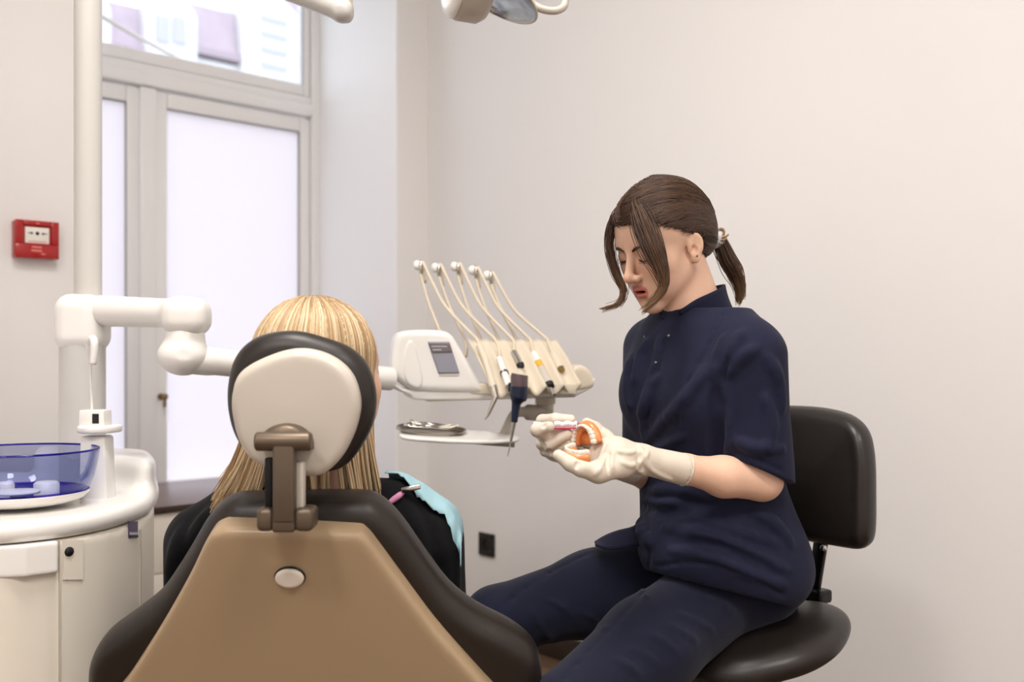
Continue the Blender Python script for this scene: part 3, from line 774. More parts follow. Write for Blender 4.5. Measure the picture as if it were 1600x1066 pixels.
# horizontal arm, elbow and fore-arm towards the instrument console
ey = 2.02
obj('upper_arm', solid([(capsule(at(150, 486, cy), at(285, 490, ey), .034, .029), 0), (rbox(at(292, 495, ey), (.045, .045, .038), .03), .02)], .0045, 3), 'plastic_white', un)
obj('elbow_joint', solid([(capsule(at(289, 530, ey), at(289, 552, ey), .040, .040), 0), (ell(at(286, 556, ey), (.050, .050, .040)), .01), ('cut', ell(at(296, 553, ey - .062), (.034, .02, .02)), .006)], .004, 3), 'plastic_white', un)
fa = tube(spl([at(300, 562, ey), at(352, 567, ey + .05), at(470, 580, 2.2), at(610, 592, 2.36)], 16), [.030] * 4 + [.028] * 12, 20)
obj('forearm', fa, 'plastic_white', un, flat_angle=50)
# cup filler: stand, shelf, spout
cs = at(140, 700, 2.0)
def tap(px0, px1, py0, px2, px3, py1, Y, d, bev=.004):
    a, b, c, e = at(px0, py0, Y), at(px1, py0, Y), at(px2, py1, Y), at(px3, py1, Y); V = []
    for q in (a, b, e, c): V.append(q)
    for q in (a, b, e, c): V.append(q + np.array([0, d, 0]))
    bm = bmesh.new(); vs = [bm.verts.new(v) for v in V]
    for f in ([0, 1, 2, 3], [7, 6, 5, 4], [0, 4, 5, 1], [1, 5, 6, 2], [2, 6, 7, 3], [3, 7, 4, 0]): bm.faces.new([vs[i] for i in f])
    if bev: bmesh.ops.bevel(bm, geom=list(bm.edges), offset=bev, segments=2, affect='EDGES', profile=.5)
    return from_bm(bm)
obj('filler_stand', tap(124, 163, 682, 122, 168, 792, 1.96, .05, .006), 'plastic_white', un, flat_angle=40)
sh = spl([(-.036, .02), (-.03, -.012), (0, -.03), (.03, -.016), (.042, .02), (.03, .05), (-.03, .05)], 40, True)
scx = at(148, 670, 1.97)
obj('cup_shelf', upright(sh + scx[:2], scx[2] - .009, scx[2] + .006, .004, .003, 2), 'plastic_white', un)
obj('sensor_block', tap(123, 162, 641, 122, 163, 668, 1.965, .04, .003), 'plastic_white', un, flat_angle=40)
obj('sensor_window', tap(144, 154, 647, 144, 154, 662, 1.9635, .01, 0), 'ink', un, smooth=False)
obj('filler_spout', tube(spl([at(144, 642, 1.98), at(142, 600, 1.98), at(141, 560, 1.98), at(141, 540, 1.978), at(143, 530, 1.97)], 24), np.r_[np.full(10, .0026), np.linspace(.003, .0075, 5), np.full(9, .008)], 12), 'plastic_white', un)
obj('spout_tip', tube(spl([at(144, 529, 1.97), at(147, 534, 1.962), at(147, 550, 1.96), at(145, 570, 1.96)], 16), np.linspace(.0085, .0065, 16), 12), 'plastic_white', un)
# spittoon bowl
BC = at(30, 0, 1.86); BC[2] = 0
bw = empty('spittoon_bowl', (BC[0], BC[1], .78)); tag(bw, 'purple-blue transparent spittoon bowl on the dental unit', 'bowl')
rz = CAMZ - (704 - HY) / FPX * 1.86
prof_o = [(.030, -.098), (.075, -.097), (.102, -.090), (.120, -.074), (.130, -.05), (.136, -.022), (.1395, 0)]
prof_i = [(.1365, 0), (.133, -.022), (.127, -.05), (.116, -.072), (.099, -.086), (.072, -.092), (.0, -.093)]
bz = np.array([BC[0], BC[1], rz])
obj('bowl_wall', lathe(prof_o[3:] + prof_i[:4], 64, bz), 'bowl_glass', bw, flat_angle=60)
obj('bowl_floor', lathe([(.116, -.0722), (.099, -.086), (.072, -.092), (.0, -.093), (.0, -.098), (.075, -.097), (.102, -.090), (.120, -.0742)], 64, bz), 'bowl_deep', bw)
obj('bowl_rim', lathe([(.1362 + .002 * math.cos(t) + .0017, .0008 + .002 * math.sin(t)) for t in np.linspace(0, 2 * math.pi, 9)], 64, bz), 'bowl_deep', bw)
obj('drain_disc', lathe([(0, -.070), (.036, -.071), (.040, -.073), (.040, -.076), (.0, -.077)], 36, bz + np.array([.01, -.03, 0])), 'plastic_white', bw)
obj('drain_stem', lathe([(.012, -.076), (.010, -.091)], 18, bz + np.array([.01, -.03, 0])), 'plastic_white', bw)
obj('rinse_nozzle', lathe([(0, -.062), (.018, -.063), (.023, -.067), (.023, -.092)], 24, bz + np.array([.03, .045, 0])), 'plastic_white', bw)
obj('rinse_nozzle', lathe([(0, -.060), (.012, -.061), (.015, -.066), (.015, -.092)], 24, bz + np.array([-.035, .02, 0])), 'plastic_white', bw)
obj('bowl_base', lathe([(.122, -.0755), (.1225, -.079), (.112, -.090), (.092, -.097), (.07, -.1005), (0, -.1005)], 56, bz), 'plastic_white', bw)
# ================================================================== instrument console on the arm
def Yd(px): return 2.36 + (px - 600) / 330 * 0.10
def ad(px, py, dy=0.0): return at(px, py, Yd(px) + dy)
dv = empty('instrument_console', ad(760, 620)); tag(dv, 'white dental instrument console with small screen and cream handpiece holder', 'instrument console')
AXd = nrm(ad(900, 610) - ad(620, 610) * np.array([1, 1, 0]) - np.array([0, 0, ad(900, 610)[2]])); AYd = np.cross(UZ, AXd); DB = basis(AXd, AYd, UZ)
D0 = ad(760, 610)
def dl(px, py):                                        # pixel on the console front plane -> local (x, z)
    p = on_plane(px, py, D0, AYd) - D0; return np.array([np.dot(p, AXd), p[2]])
def plate_px(pts, y0, y1, rnd, h=.003, n=0, sm=2, dome=0.0):
    P = np.array([dl(*p) for p in pts]); P = spl(P, n, True) if n else P
    return xf(solid([(slab(P, y0, y1, rnd, dome), 0)], h, sm), DB, D0)
obj('base_rail', plate_px([(604, 586), (622, 601), (650, 609), (760, 607), (880, 600), (926, 590), (927, 604), (905, 617), (880, 620), (670, 626), (640, 618), (612, 604)], 0.0, .20, .006, .0035, 60), 'plastic_white', dv)
obj('under_plate', plate_px([(662, 621), (905, 613), (900, 621), (668, 628)], .005, .17, .002, .003), 'plastic_grey', dv)
obj('end_block', plate_px([(893, 577), (906, 570), (921, 578), (928, 592), (926, 606), (900, 612), (888, 600)], -.004, .14, .012, .003, 40), 'plastic_cream', dv)
hs_ = obj('screen_housing', plate_px([(612, 572), (615, 538), (622, 521), (640, 516), (684, 516), (703, 522), (716, 540), (752, 606), (745, 613), (655, 611), (630, 601), (616, 588)], -.012, .12, .016, .0032, 60, 3), 'plastic_white', dv)
obj('side_disc', plate_px([(629, 570), (632, 545), (640, 531), (648, 540), (655, 565), (660, 592), (655, 606), (642, 604), (632, 592)], -.016, .05, .005, .003, 40), 'plastic_white', hs_)
scr = obj('screen', plate_px([(667, 534), (701, 534), (717, 583), (684, 584)], -.0165, 0, .001, .002, 0, 1), 'screen_light', hs_)
obj('screen_header', plate_px([(668.5, 536), (700.6, 536), (706, 551), (674, 552)], -.0185, -.012, .0008, .0016, 0, 1), 'screen_dark', scr)
for r_ in ((672, 541, 697, 543), (674, 546, 688, 548)):
    obj('printed_line', plate_px([(r_[0], r_[1]), (r_[2], r_[1]), (r_[2] + .6, r_[3]), (r_[0] + .6, r_[3])], -.0195, -.017, .0004, .0009, 0, 1), 'screen_print', scr)
obj('model_print', plate_px([(685, 586.3), (716, 586), (716.6, 587.6), (685.6, 588)], -.0135, -.01, .0004, .0009, 0, 1), 'plastic_grey', hs_)
# corrugated holder
TLc, TRc, BLc, BRc = at(731, 531, 2.50), at(868, 531, 2.55), at(770, 616, 2.34), at(908, 606, 2.40)
nU, nV = 71, 16; G = np.zeros((nU, nV, 3)); nn_ = nrm(np.cross(TRc - TLc, BLc - TLc)); nn_ = nn_ if nn_[1] < 0 else -nn_
for i in range(nU):
    u = i / (nU - 1)
    for j in range(nV):
        v = j / (nV - 1); p = (TLc * (1 - u) + TRc * u) * (1 - v) + (BLc * (1 - u) + BRc * u) * v
        sc = abs(math.sin(math.pi * u * 5))
        lip = -.012 * math.sin(math.pi * u * 5) ** 2 * max(0, (v - .8) / .2) * 0
        dep = -.016 * sc * (0.35 + 0.65 * min(1, v * 2.2)) + .010 * math.sin(math.pi * v)
        G[i, j] = p + nn_ * dep + UZ * (.010 * (1 - sc) * max(0, (v - .75) / .25))
obj('handpiece_holder', sheet(G, .006), 'plastic_cream', dv)
back = [TLc, TRc]
obj('holder_support', tap(735, 900, 600, 735, 900, 616, 2.40, .14, .003), 'plastic_cream', dv, flat_angle=40)
def hold(u, v, off=.006):
    p = (TLc * (1 - u) + TRc * u) * (1 - v) + (BLc * (1 - u) + BRc * u) * v; return p + nn_ * (off - .012)
# whip arms with pulleys at their tips
tips = [(655, 420), (683, 424), (713, 422), (741, 428), (764, 436)]
whipbase = [(692, 532), (727, 534), (752, 534), (780, 534), (808, 534)]
for k in range(5):
    b_ = at(*whipbase[k], 2.53 + .01 * k); t_ = at(*tips[k], 2.58 + .01 * k)
    mid = (b_ + t_) / 2 + np.array([-.006, 0, .004])
    wa = obj('whip_arm', tube(spl([b_ - UZ * .04, b_, mid, t_], 14), np.linspace(.0085, .006, 14), 10, flat=.6), 'plastic_cream', dv)
    tp = at(tips[k][0] + 3, tips[k][1] - 2, 2.575 + .01 * k)
    obj('pulley', solid([(ell(tp, (.007, .011, .020)), 0)], .0022, 1), 'steel', wa)
    obj('pulley_cap', solid([(ell(tp + np.array([-.010, .004, .006]), (.011, .012, .013)), 0)], .0022, 1), 'plastic_white', wa)
# post, pipe and tray arm below the console
obj('post', rod(ad(852, 612, .08), ad(852, 652, .08), .021, None, 24, .003), 'plastic_grey', dv, flat_angle=50)
obj('post_collar', rod(ad(852, 620, .08), ad(852, 632, .08), .026, None, 24, .003), 'plastic_cream', dv, flat_angle=50)
ta_ = spl([ad(858, 645, .08), ad(835, 645, .075), ad(812, 644, .065), ad(802, 650, .06), ad(793, 668, .055), ad(785, 682, .05), ad(770, 686, .05)], 30)
obj('tray_pipe', tube(ta_, np.r_[np.full(8, .020), np.full(22, .0125)], 16), 'plastic_grey', dv, flat_angle=50)
TY = 2.40
tp_ = [(608, 672), (640, 662), (700, 668), (786, 672), (792, 681), (775, 688), (720, 690), (650, 684), (620, 678)]
def tz(px): return at(px, 679 + (px - 610) * .028 - 4, TY)[2]
plan_t = spl([(-.225, .0), (-.21, -.065), (-.12, -.075), (-.02, -.06), (.05, -.022), (.06, .0), (.05, .022), (-.02, .06), (-.12, .075), (-.21, .065)], 50, True)
tcx = at(772, 684, TY); tc = np.array([tcx[0], tcx[1] - .01, tcx[2]])
v_, f_ = upright(plan_t, -.005, .005, .004, .0035, 2)
v_[:, 2] += -.07 * v_[:, 0] * 0 - .06 * v_[:, 0] + .12 * v_[:, 1]
obj('tray_holder', (v_ * np.array([1, 1, 1]) + tc, f_), 'plastic_white', dv, flat_angle=60)
obj('tray_rib', tube([tc + np.array([x, 0, -.008 - .06 * x]) for x in (-.18, -.09, -.02, .05)], [.004, .008, .011, .012], 14), 'plastic_grey', dv)

# handpieces (each lifts out of its rest)
def hoses(name, label, k, u, v0, pts, parts, mt='plastic_cream'):
    """hose from the whip arm tip to the handpiece, then the handpiece segments"""
    t = empty(name, pts[0]); tag(t, label, 'handpiece', 'handpieces in the console holder')
    tip = at(tips[k][0] + 6, tips[k][1] - 8, 2.57 + .01 * k)
    topx = hold(u, .0, .014)
    a = tip * .5 + topx * .5 + np.array([-.012, 0, -.012])
    obj('hose', tube(spl([tip + np.array([.004, .012, -.05]), tip + np.array([-.002, .0, .004]), tip * .8 + topx * .2 + np.array([-.006, -.005, -.004]), a, topx * .9 + tip * .1 + np.array([-.004, 0, -.002]), topx, hold(u, v0 * .6, .013), pts[0]], 40), .0042, 8), mt, t)
    for nm, seg, rr, mm in parts: obj(nm, tube(seg, rr, 16), mm, t, flat_angle=50)
    return t
def hpx(px, py, Y): return at(px, py, Y)
hY = 2.385
p0 = [at(749, 540, 2.44), at(758, 562, 2.41), at(772, 610, 2.335)]
hoses('air_syringe', 'air and water syringe with bent metal nozzle, leftmost in the cream holder', 0, .10, .2, p0,
      [('body', spl(p0, 10), [.008] * 8 + [.0095, .0085], 'plastic_cream'), ('head', [at(770, 604, 2.335), at(775, 622, 2.325)], [.011, .0075], 'steel'),
       ('nozzle', spl([at(775, 620, 2.325), at(768, 636, 2.32), at(763, 648, 2.318), at(757, 656, 2.315)], 12), np.linspace(.0065, .0016, 12), 'steel')])
p1 = [at(781, 562, 2.42), at(797, 608, 2.35)]
hoses('scaler_handpiece', 'white scaler handpiece carrying a long navy torque wrench tip', 1, .30, .3, p1,
      [('body', [at(780, 560, 2.42), at(795, 604, 2.35)], [.0075, .0085], 'plastic_white'), ('ring', [at(787.6, 582, 2.388), at(788.6, 585, 2.383)], [.0105, .0105], 'ink'),
       ('smoke_cup', [at(812, 585, 2.31), at(811.5, 588, 2.31), at(811, 606, 2.31)], [.019, .0205, .0205], 'smoke_plastic'),
       ('wrench', spl([at(811, 604, 2.31), at(810, 619, 2.31), at(808, 626, 2.31), at(806, 636, 2.31), at(803.5, 660, 2.31)], 18), np.r_[np.full(6, .021), np.linspace(.0205, .0125, 5), np.linspace(.011, .0075, 7)], 'navy_plastic'),
       ('wrench_tab', [at(799, 598, 2.315), at(799, 612, 2.315)], [.007, .008], 'navy_plastic'),
       ('shank', [at(803.5, 659, 2.31), at(798, 690, 2.31)], [.0062, .0032], 'steel'),
       ('tip', spl([at(798, 690, 2.31), at(795.5, 704, 2.31), at(793.5, 711, 2.31), at(795, 713, 2.31)], 10), np.linspace(.0016, .0008, 10), 'steel')])
p2 = [at(803, 551, 2.46), at(813, 571, 2.42)]
hoses('motor_handpiece', 'short silver motor coupling with black end in the cream holder', 2, .50, .12, p2,
      [('body', [p2[0], p2[1]], [.0088, .0095], 'chrome'), ('end_cap', [at(812.5, 569, 2.42), at(814.5, 574, 2.415)], [.0098, .0085], 'ink')])
p3 = [at(834, 552, 2.47), at(858, 602, 2.39)]
hoses('turbine_handpiece', 'long handpiece with yellow ring and black collar', 3, .70, .12, p3,
      [('neck', [at(834, 552, 2.47), at(841, 567, 2.445)], [.0085, .009], 'plastic_white'), ('yellow_ring', [at(840.5, 566, 2.445), at(845, 575, 2.43)], [.0098, .0102], 'yellow_ring'),
       ('body', [at(845, 575, 2.43), at(857.5, 601, 2.39)], [.0098, .0122], 'plastic_grey'), ('collar', [at(857, 600, 2.39), at(859.6, 605, 2.383)], [.0125, .0115], 'ink'), ('spindle', [at(859, 604, 2.384), at(866, 617, 2.365)], [.0045, .0042], 'chrome')])
p4 = [at(864, 553, 2.48), at(876, 576, 2.44)]
hoses('cream_coupling', 'short cream hose coupling, rightmost in the holder', 4, .90, .12, p4,
      [('body', [p4[0], p4[1]], [.0095, .0102], 'plastic_cream'), ('end_cap', [at(875.6, 575, 2.44), at(877.4, 579, 2.433)], [.0085, .0085], 'brass')])
# steel tray with hand instruments on the tray holder
def on_tray(x, y, dz=0): return tc + np.array([x, y, .0055 - .06 * x + .12 * y + dz])
tr = empty('instrument_tray', on_tray(-.145, 0)); tag(tr, 'small steel instrument tray on the white tray holder', 'tray')
to = spl([(-.085, 0), (-.07, -.04), (0, -.052), (.06, -.035), (.075, 0), (.06, .035), (0, .052), (-.07, .04)], 44, True)
rings = []
for s, dz in ((.86, .0005), (.93, .0012), (1.0, .007), (1.05, .0085), (1.05, .0070), (.99, .0055), (.92, -.0002), (.0, -.0002)):
    rings.append(np.array([on_tray(-.145 + q[0] * s, q[1] * s, dz) for q in to]))
rings = [np.array([on_tray(-.145, 0, .0005)] * 44)] + rings
obj('dish', loft(rings, cap=False), 'steel', tr, flat_angle=60)
ins = [('mouth_mirror', 'dental mouth mirror lying in the steel tray', (-.205, -.012), (-.095, .004), 'mirror'), ('dental_probe', 'thin bent dental probe lying in the steel tray', (-.20, .008), (-.088, .018), 'probe'),
       ('dental_tweezers', 'steel tweezers lying in the steel tray', (-.21, -.026), (-.10, -.018), 'tweezers'), ('hand_excavator', 'double ended hand excavator at the back of the steel tray', (-.20, .024), (-.105, .030), 'probe')]
for nm, lb, a, b, kd in ins:
    A = on_tray(a[0], a[1], .016); B = on_tray(b[0], b[1], .012); d = nrm(B - A)
    t = empty(nm, A); tag(t, lb, 'instrument', 'hand instruments in the steel tray')
    if kd == 'tweezers':
        for s in (-1, 1):
            o_ = np.array([0, s * .005, 0]); obj('arm', tube(spl([A, A * .6 + B * .4 + o_, A * .2 + B * .8 + o_ * .6, B], 12), np.linspace(.0028, .0012, 12), 8, flat=.5), 'chrome', t)
    else:
        obj('grip', tube([A * .75 + B * .25, A * .35 + B * .65], [.0035, .0035], 10), 'chrome', t)
        obj('shank', tube(spl([A * .35 + B * .65, A * .1 + B * .9, B + np.array([.004, 0, .006])], 10), np.linspace(.0028, .001, 10), 8), 'steel', t)
        if kd == 'mirror': obj('mirror_head', join(lathe([(0, 0), (.011, 0), (.011, .0025), (0, .0025)], 22, A, (-.2, -.3, 1)), tube([A, A * .75 + B * .25], [.002, .0028], 8)), 'chrome', t)
        else: obj('rear_shank', tube(spl([A * .75 + B * .25, A * .9 + B * .1, A + np.array([-.003, .004, .006])], 8), np.linspace(.0028, .001, 8), 8), 'steel', t)

# ================================================================== operating lamp
lm = empty('operating_lamp', at(137.5, -150, 2.15)); tag(lm, 'white operating lamp with sloping arm above the patient', 'lamp')
obj('arm_knuckle', rod(at(137.5, -170, 2.15), at(137.5, -105, 2.15), .036, None, 26, .006), 'plastic_white', lm, flat_angle=50)
ar0, ar1 = at(137, -138, 2.15), at(533, 15, 1.95)
obj('spring_arm', solid([(capsule(ar0, ar1, .026, .022), 0), (rbox(at(537, 20, 1.95), (.016, .02, .015), .01), .015)], .005, 2), 'pole_ivory', lm)
obj('arm_pivot', rod(at(540, 14, 1.95), at(540, -60, 1.95), .014, None, 18), 'plastic_cream', lm, flat_angle=50)
obj('yoke', tube(spl([at(540, -55, 1.95), at(560, -90, 1.9), at(640, -95, 1.8), at(725, -60, 1.72)], 18), .012, 14), 'plastic_white', lm)
hc = at(733, -32, 1.70)
ax_ = nrm([1.0, .35, -.05])
obj('lamp_body', lathe([(0, -.028), (.055, -.028), (.066, -.024), (.070, -.014), (.070, .02), (.062, .032), (0, .034)], 48, hc, ax_), 'plastic_grey', lm, flat_angle=60)
fcx = obj('body_cap', lathe([(0, -.036), (.050, -.0355), (.062, -.033), (.068, -.026), (.068, -.0225), (0, -.0225)], 48, hc, ax_), 'plastic_white', lm, flat_angle=60)
q0 = hc - ax_ * .0365 + UZ * -.028 - np.array([0, .012, 0])
obj('cap_mark', tube([q0 + UZ * .012, q0, q0 + np.array([.0, .006, 0])], .0012, 6), 'ink', fcx)
rc = at(770, -20, 1.70); ra = nrm([.50, -.12, -.86]); 
ra = nrm([.48, .07, .86])
obj('reflector_shell', lathe([(0, .030), (.045, .024), (.078, .008), (.090, -.004), (.092, -.007), (.089, -.0075)], 48, rc, ra), 'plastic_cream', lm, flat_angle=60)
obj('reflector', lathe([(.0885, -.0075), (.076, .004), (.044, .018), (0, .022)], 48, rc, ra), 'chrome', lm, flat_angle=60)
obj('lamp_glass', lathe([(0, -.0095), (.06, -.009), (.089, -.0072), (.089, -.0068), (0, -.009)], 48, rc, ra), 'pane_clear', lm)
obj('lamp_bracket', tube([hc + ax_ * .02, hc + ax_ * .05 + UZ * .03, rc + ra * .022], .012, 12), 'plastic_white', lm)
tor = []
hd = at(852, -4, 1.70)
for k in range(32):
    a = 2 * math.pi * k / 32; tor.append(hd + np.array([.034 * math.cos(a), .012 * math.sin(a), .026 * math.sin(a) + .008 * math.cos(a) * -1]))
tor.append(tor[0]); obj('handle_loop', tube(np.array(tor), .0065, 12, cap=False), 'plastic_grey', lm)
obj('handle_stem', tube([hd + np.array([-.034, 0, .006]), rc + np.array([.03, 0, .0])], .006, 10), 'plastic_grey', lm)
# ================================================================== people: shared helpers
mat('skin', (236, 194, 168), 0.48, spec=0.4, sss=0.12, attr='Col', bump=(420, 0.05, 0.0006))
mat('navy_cloth', (30, 33, 56), 0.82, spec=0.22, sheen=0.04, bump=(900, 0.25, 0.0006), var=0.12, vscale=30)
mat('navy_trouser', (25, 28, 48), 0.85, spec=0.22, sheen=0.1, bump=(1000, 0.2, 0.0005), var=0.12, vscale=24)
mat('sweater_black', (15, 15, 18), 0.92, spec=0.2, sheen=0.05, bump=(500, 0.4, 0.001))
mat('glove_latex', (226, 214, 198), 0.5, spec=0.4, sss=0.08, bump=(160, 0.25, 0.0008), var=0.05, vscale=40)
mat('hair_dark', (60, 40, 28), 0.42, spec=0.5, attr='Col')
mat('hair_blonde', (208, 172, 120), 0.45, spec=0.45, attr='Col')
mat('lash', (24, 16, 13), 0.7)
mat('brow', (70, 46, 34), 0.8)
mat('eye_white', (222, 214, 206), 0.25)
mat('teeth', (238, 228, 212), 0.25, coat=0.3)
mat('gum_orange', (236, 146, 84), 0.32, coat=0.35, var=0.1, vscale=60)
mat('brush_pink', (226, 62, 104), 0.3, coat=0.3)
mat('brush_white', (250, 248, 248), 0.5)
mat('bib_blue', (158, 196, 206), 0.85, bump=(300, 0.3, 0.0006))
mat('cord_pink', (214, 140, 182), 0.5)
mat('snap_steel', (120, 118, 116), 0.3, 0.9)
mat('clip_white', (226, 226, 230), 0.3, coat=0.3)
mat('clip_tan', (150, 122, 88), 0.5)
mat('shoe_white', (226, 222, 216), 0.5)
mat('trouser_grey', (46, 46, 52), 0.9)

def ray(f, px, py, off=0.0, y0=None, y1=None):
    """first point of an implicit solid under a pixel"""
    d = np.array([(px - 800.0) / FPX, 1.0, (HY - py) / FPX])
    ya = f.ax[1][0] if y0 is None else y0; yb = f.ax[1][-1] if y1 is None else y1
    ys = np.arange(ya, yb, f.h * .4); P = np.outer(ys, d) + np.array([0, 0, CAMZ])
    I = np.rint((P - f.lo) / f.h).astype(int); ok = np.all((I >= 0) & (I < f.n), 1)
    val = np.where(ok, f.v[tuple(np.clip(I, 0, f.n - 1).T)], 1.0); k = np.argmax(val < 0)
    if not (val[k] < 0): return None
    return P[k] - nrm(d) * off
def trace(f, pts, off=0.0, n=None):
    P = spl(pts, n or 4 * len(pts)); out = [ray(f, p[0], p[1], off) for p in P]
    return [p for p in out if p is not None]
def fold(f, pts, r=.005, k=.014, off=-.001, groove=False, taper=True):
    """a raised ridge (or a groove) along a pixel polyline on the solid"""
    T = trace(f, pts, off if not groove else .001)
    if len(T) < 2: return
    n = len(T)
    rr = [r * ((.35 + .65 * math.sin(math.pi * i / (n - 1))) if taper else 1) for i in range(n)]
    for i in range(n - 1):
        if np.linalg.norm(T[i + 1] - T[i]) > .04: continue
        pr = capsule(T[i], T[i + 1], rr[i], rr[i + 1])
        f.cut(pr, k) if groove else f.add(pr, k)
def clipped(prim, p, n):
    fn, lo, hi = prim; p = np.asarray(p, float); n = nrm(n)
    return (lambda X, Y, Z: np.maximum(fn(X, Y, Z), ((X - p[0]) * n[0] + (Y - p[1]) * n[1] + (Z - p[2]) * n[2])).astype(np.float32)), lo, hi
def chain(f, pts, radii, k):
    for i in range(len(pts) - 1): f.add(capsule(pts[i], pts[i + 1], radii[i], radii[i + 1]), k if i else k)
def set_col(o, col):
    a = o.data.color_attributes.new('Col', 'FLOAT_COLOR', 'POINT')
    c = np.ones((len(o.data.vertices), 4), np.float32); c[:, :3] = col; a.data.foreach_set('color', c.ravel())

def head_prims(f, P, R, s=1.0, detail=True, mouth=.005):
    """head in local axes x right, y forward, z up; P maps local points to world, R its rotation"""
    E = lambda c, r, k, RR=None: f.add(ell(P(c), np.array(r) * s, R if RR is None else R @ RR), k * s)
    X = lambda c, r, k, RR=None: f.cut(ell(P(c), np.array(r) * s, R if RR is None else R @ RR), k * s)
    C = lambda a, b, r1, r2, k: f.add(capsule(P(a), P(b), r1 * s, r2 * s), k * s)
    E((0, -.014, .042), (.073, .092, .080), 0)                       # cranium
    E((0, .030, .040), (.064, .058, .062), .03)                      # forehead
    E((0, .030, -.033), (.053, .058, .060), .03)                     # mid face
    for q in (-1, 1):
        C((q * .048, -.002, -.046), (q * .013, .067, -.096), .012, .012, .028)   # jaw line
        E((q * .040, .056, -.020), (.024, .024, .026), .025)         # cheek bone
        E((q * .030, .060, -.055), (.020, .022, .028), .022)         # cheek
    E((0, .072, -.097), (.017, .016, .015), .020)                    # chin
    E((0, .076, -.068), (.027, .018, .024), .018)                    # muzzle
    if not detail: return
    C((-.034, .074, .026), (.034, .074, .026), .011, .011, .016)     # brow ridge
    for q in (-1, 1): X((q * .031, .099, .007), (.017, .015, .011), .014)       # sockets
    C((0, .085, .018), (0, .106, -.024), .0065, .0085, .010)         # nose bridge
    E((0, .108, -.029), (.0098, .0105, .0092), .008)                 # nose tip
    for q in (-1, 1):
        E((q * .0118, .0985, -.033), (.0068, .0092, .0068), .006)    # wings
        X((q * .0056, .1045, -.0385), (.0034, .0052, .0032), .002)   # nostrils
        E((q * .0305, .0765, .006), (.0155, .0130, .0122), .004)     # closed lids over the eyes
        X((q * .0305, .0910, -.0040), (.0135, .0040, .0011), .002)   # lid slit
    # lips
    zu, zl = -.0570 + mouth * .25, -.0660 - mouth * .75
    for q in (-1, 1):
        C((0, .0945, zu), (q * .0115, .0915, zu + .0012), .0050, .0046, .0035)
        C((q * .0115, .0915, zu + .0012), (q * .0215, .0805, zu - .0030), .0046, .0024, .003)
        C((0, .0925, zl), (q * .012, .0885, zl + .0008), .0060, .0052, .0035)
        C((q * .012, .0885, zl + .0008), (q * .0215, .0800, zu - .0040), .0050, .0022, .003)
    X((0, .0930, (zu + zl) / 2 - .0002), (.0165, .0150, .0012 + mouth * .5), .0015)
    X((0, .0960, -.0440), (.0034, .0045, .0075), .005)               # philtrum
    X((0, .0960, -.0835), (.016, .010, .006), .010)                  # fold under the lip
def ear_prims(f, P, R, q, s=1.0):
    tilt = np.array([[1, 0, 0], [0, math.cos(.22), -math.sin(.22)], [0, math.sin(.22), math.cos(.22)]])
    flare = np.array([[math.cos(.40 * q), -math.sin(.40 * q), 0], [math.sin(.40 * q), math.cos(.40 * q), 0], [0, 0, 1]])
    RR = R @ flare @ tilt; A = lambda c, r, k: f.add(ell(P(c), np.array(r) * s, RR), k); X = lambda c, r, k: f.cut(ell(P(c), np.array(r) * s, RR), k)
    P0 = P; P = lambda c: P0((c[0], c[1], c[2] - .005))
    A((q * .0720, -.010, -.004), (.0062, .0155, .0225), .004)
    A((q * .0700, -.004, -.028), (.0055, .0085, .0095), .005)
    X((q * .0782, -.009, .002), (.0042, .0098, .0145), .0025)
    X((q * .0750, -.003, -.010), (.0075, .0058, .0080), .0025)
    f.add(capsule(P((q * .0745, -.014, .010)), P((q * .0745, -.012, -.008)), .0018 * s, .0022 * s), .003)
def strands(paths, r0, r1, n=4):
    """many thin tapered tubes in one mesh; returns mesh and strand index of each vertex"""
    V, F, S, T, k = [], [], [], [], 0
    for i, p in enumerate(paths):
        m = len(p); rr = np.interp(np.linspace(0, 1, m), [0, .1, .7, 1], [r0 * .7, r0, r0 * .9, r1])
        v, f = tube(p, rr, n, cap=False); V.append(v); F += [[q + k for q in x] for x in f]
        k += len(v); S.append(np.full(len(v), i)); T.append(np.repeat(np.linspace(0, 1, m), n))
    return (np.vstack(V), F), np.concatenate(S), np.concatenate(T)
def lrgb(c): return np.array(lin(c)[:3])
# ================================================================== patient in the chair
pt = empty('person', (at(495, 0, 1.8)[0], 1.85, .5)); tag(pt, 'blonde patient in a black top sitting in the dental chair, seen from behind', 'person')
PO = at(509, 590, 1.665); ya = math.radians(36)
PF = np.array([math.sin(ya), math.cos(ya), 0.0]); PRt = np.array([math.cos(ya), -math.sin(ya), 0.0]); PR = basis(PRt, PF, UZ)
def PP(c): return PO + PR @ np.asarray(c, float)
pb = Field((-.68, 1.5, .42), (.0, 2.16, 1.22), .005)
head_prims(pb, PP, PR, detail=True); ear_prims(pb, PP, PR, 1); ear_prims(pb, PP, PR, -1)
pb.add(capsule(PP((0, -.01, -.06)), at(495, 745, 1.72), .052, .055), .02)
shL, shR = at(320, 835, 1.76), at(668, 835, 1.76)
pb.add(capsule(at(400, 835, 1.75), at(590, 835, 1.75), .05), .03)
pb.add(ell((PO[0], 1.77, .63), (.16, .09, .18)), .04); pb.add(ell((PO[0], 1.80, .50), (.16, .11, .12)), .04)
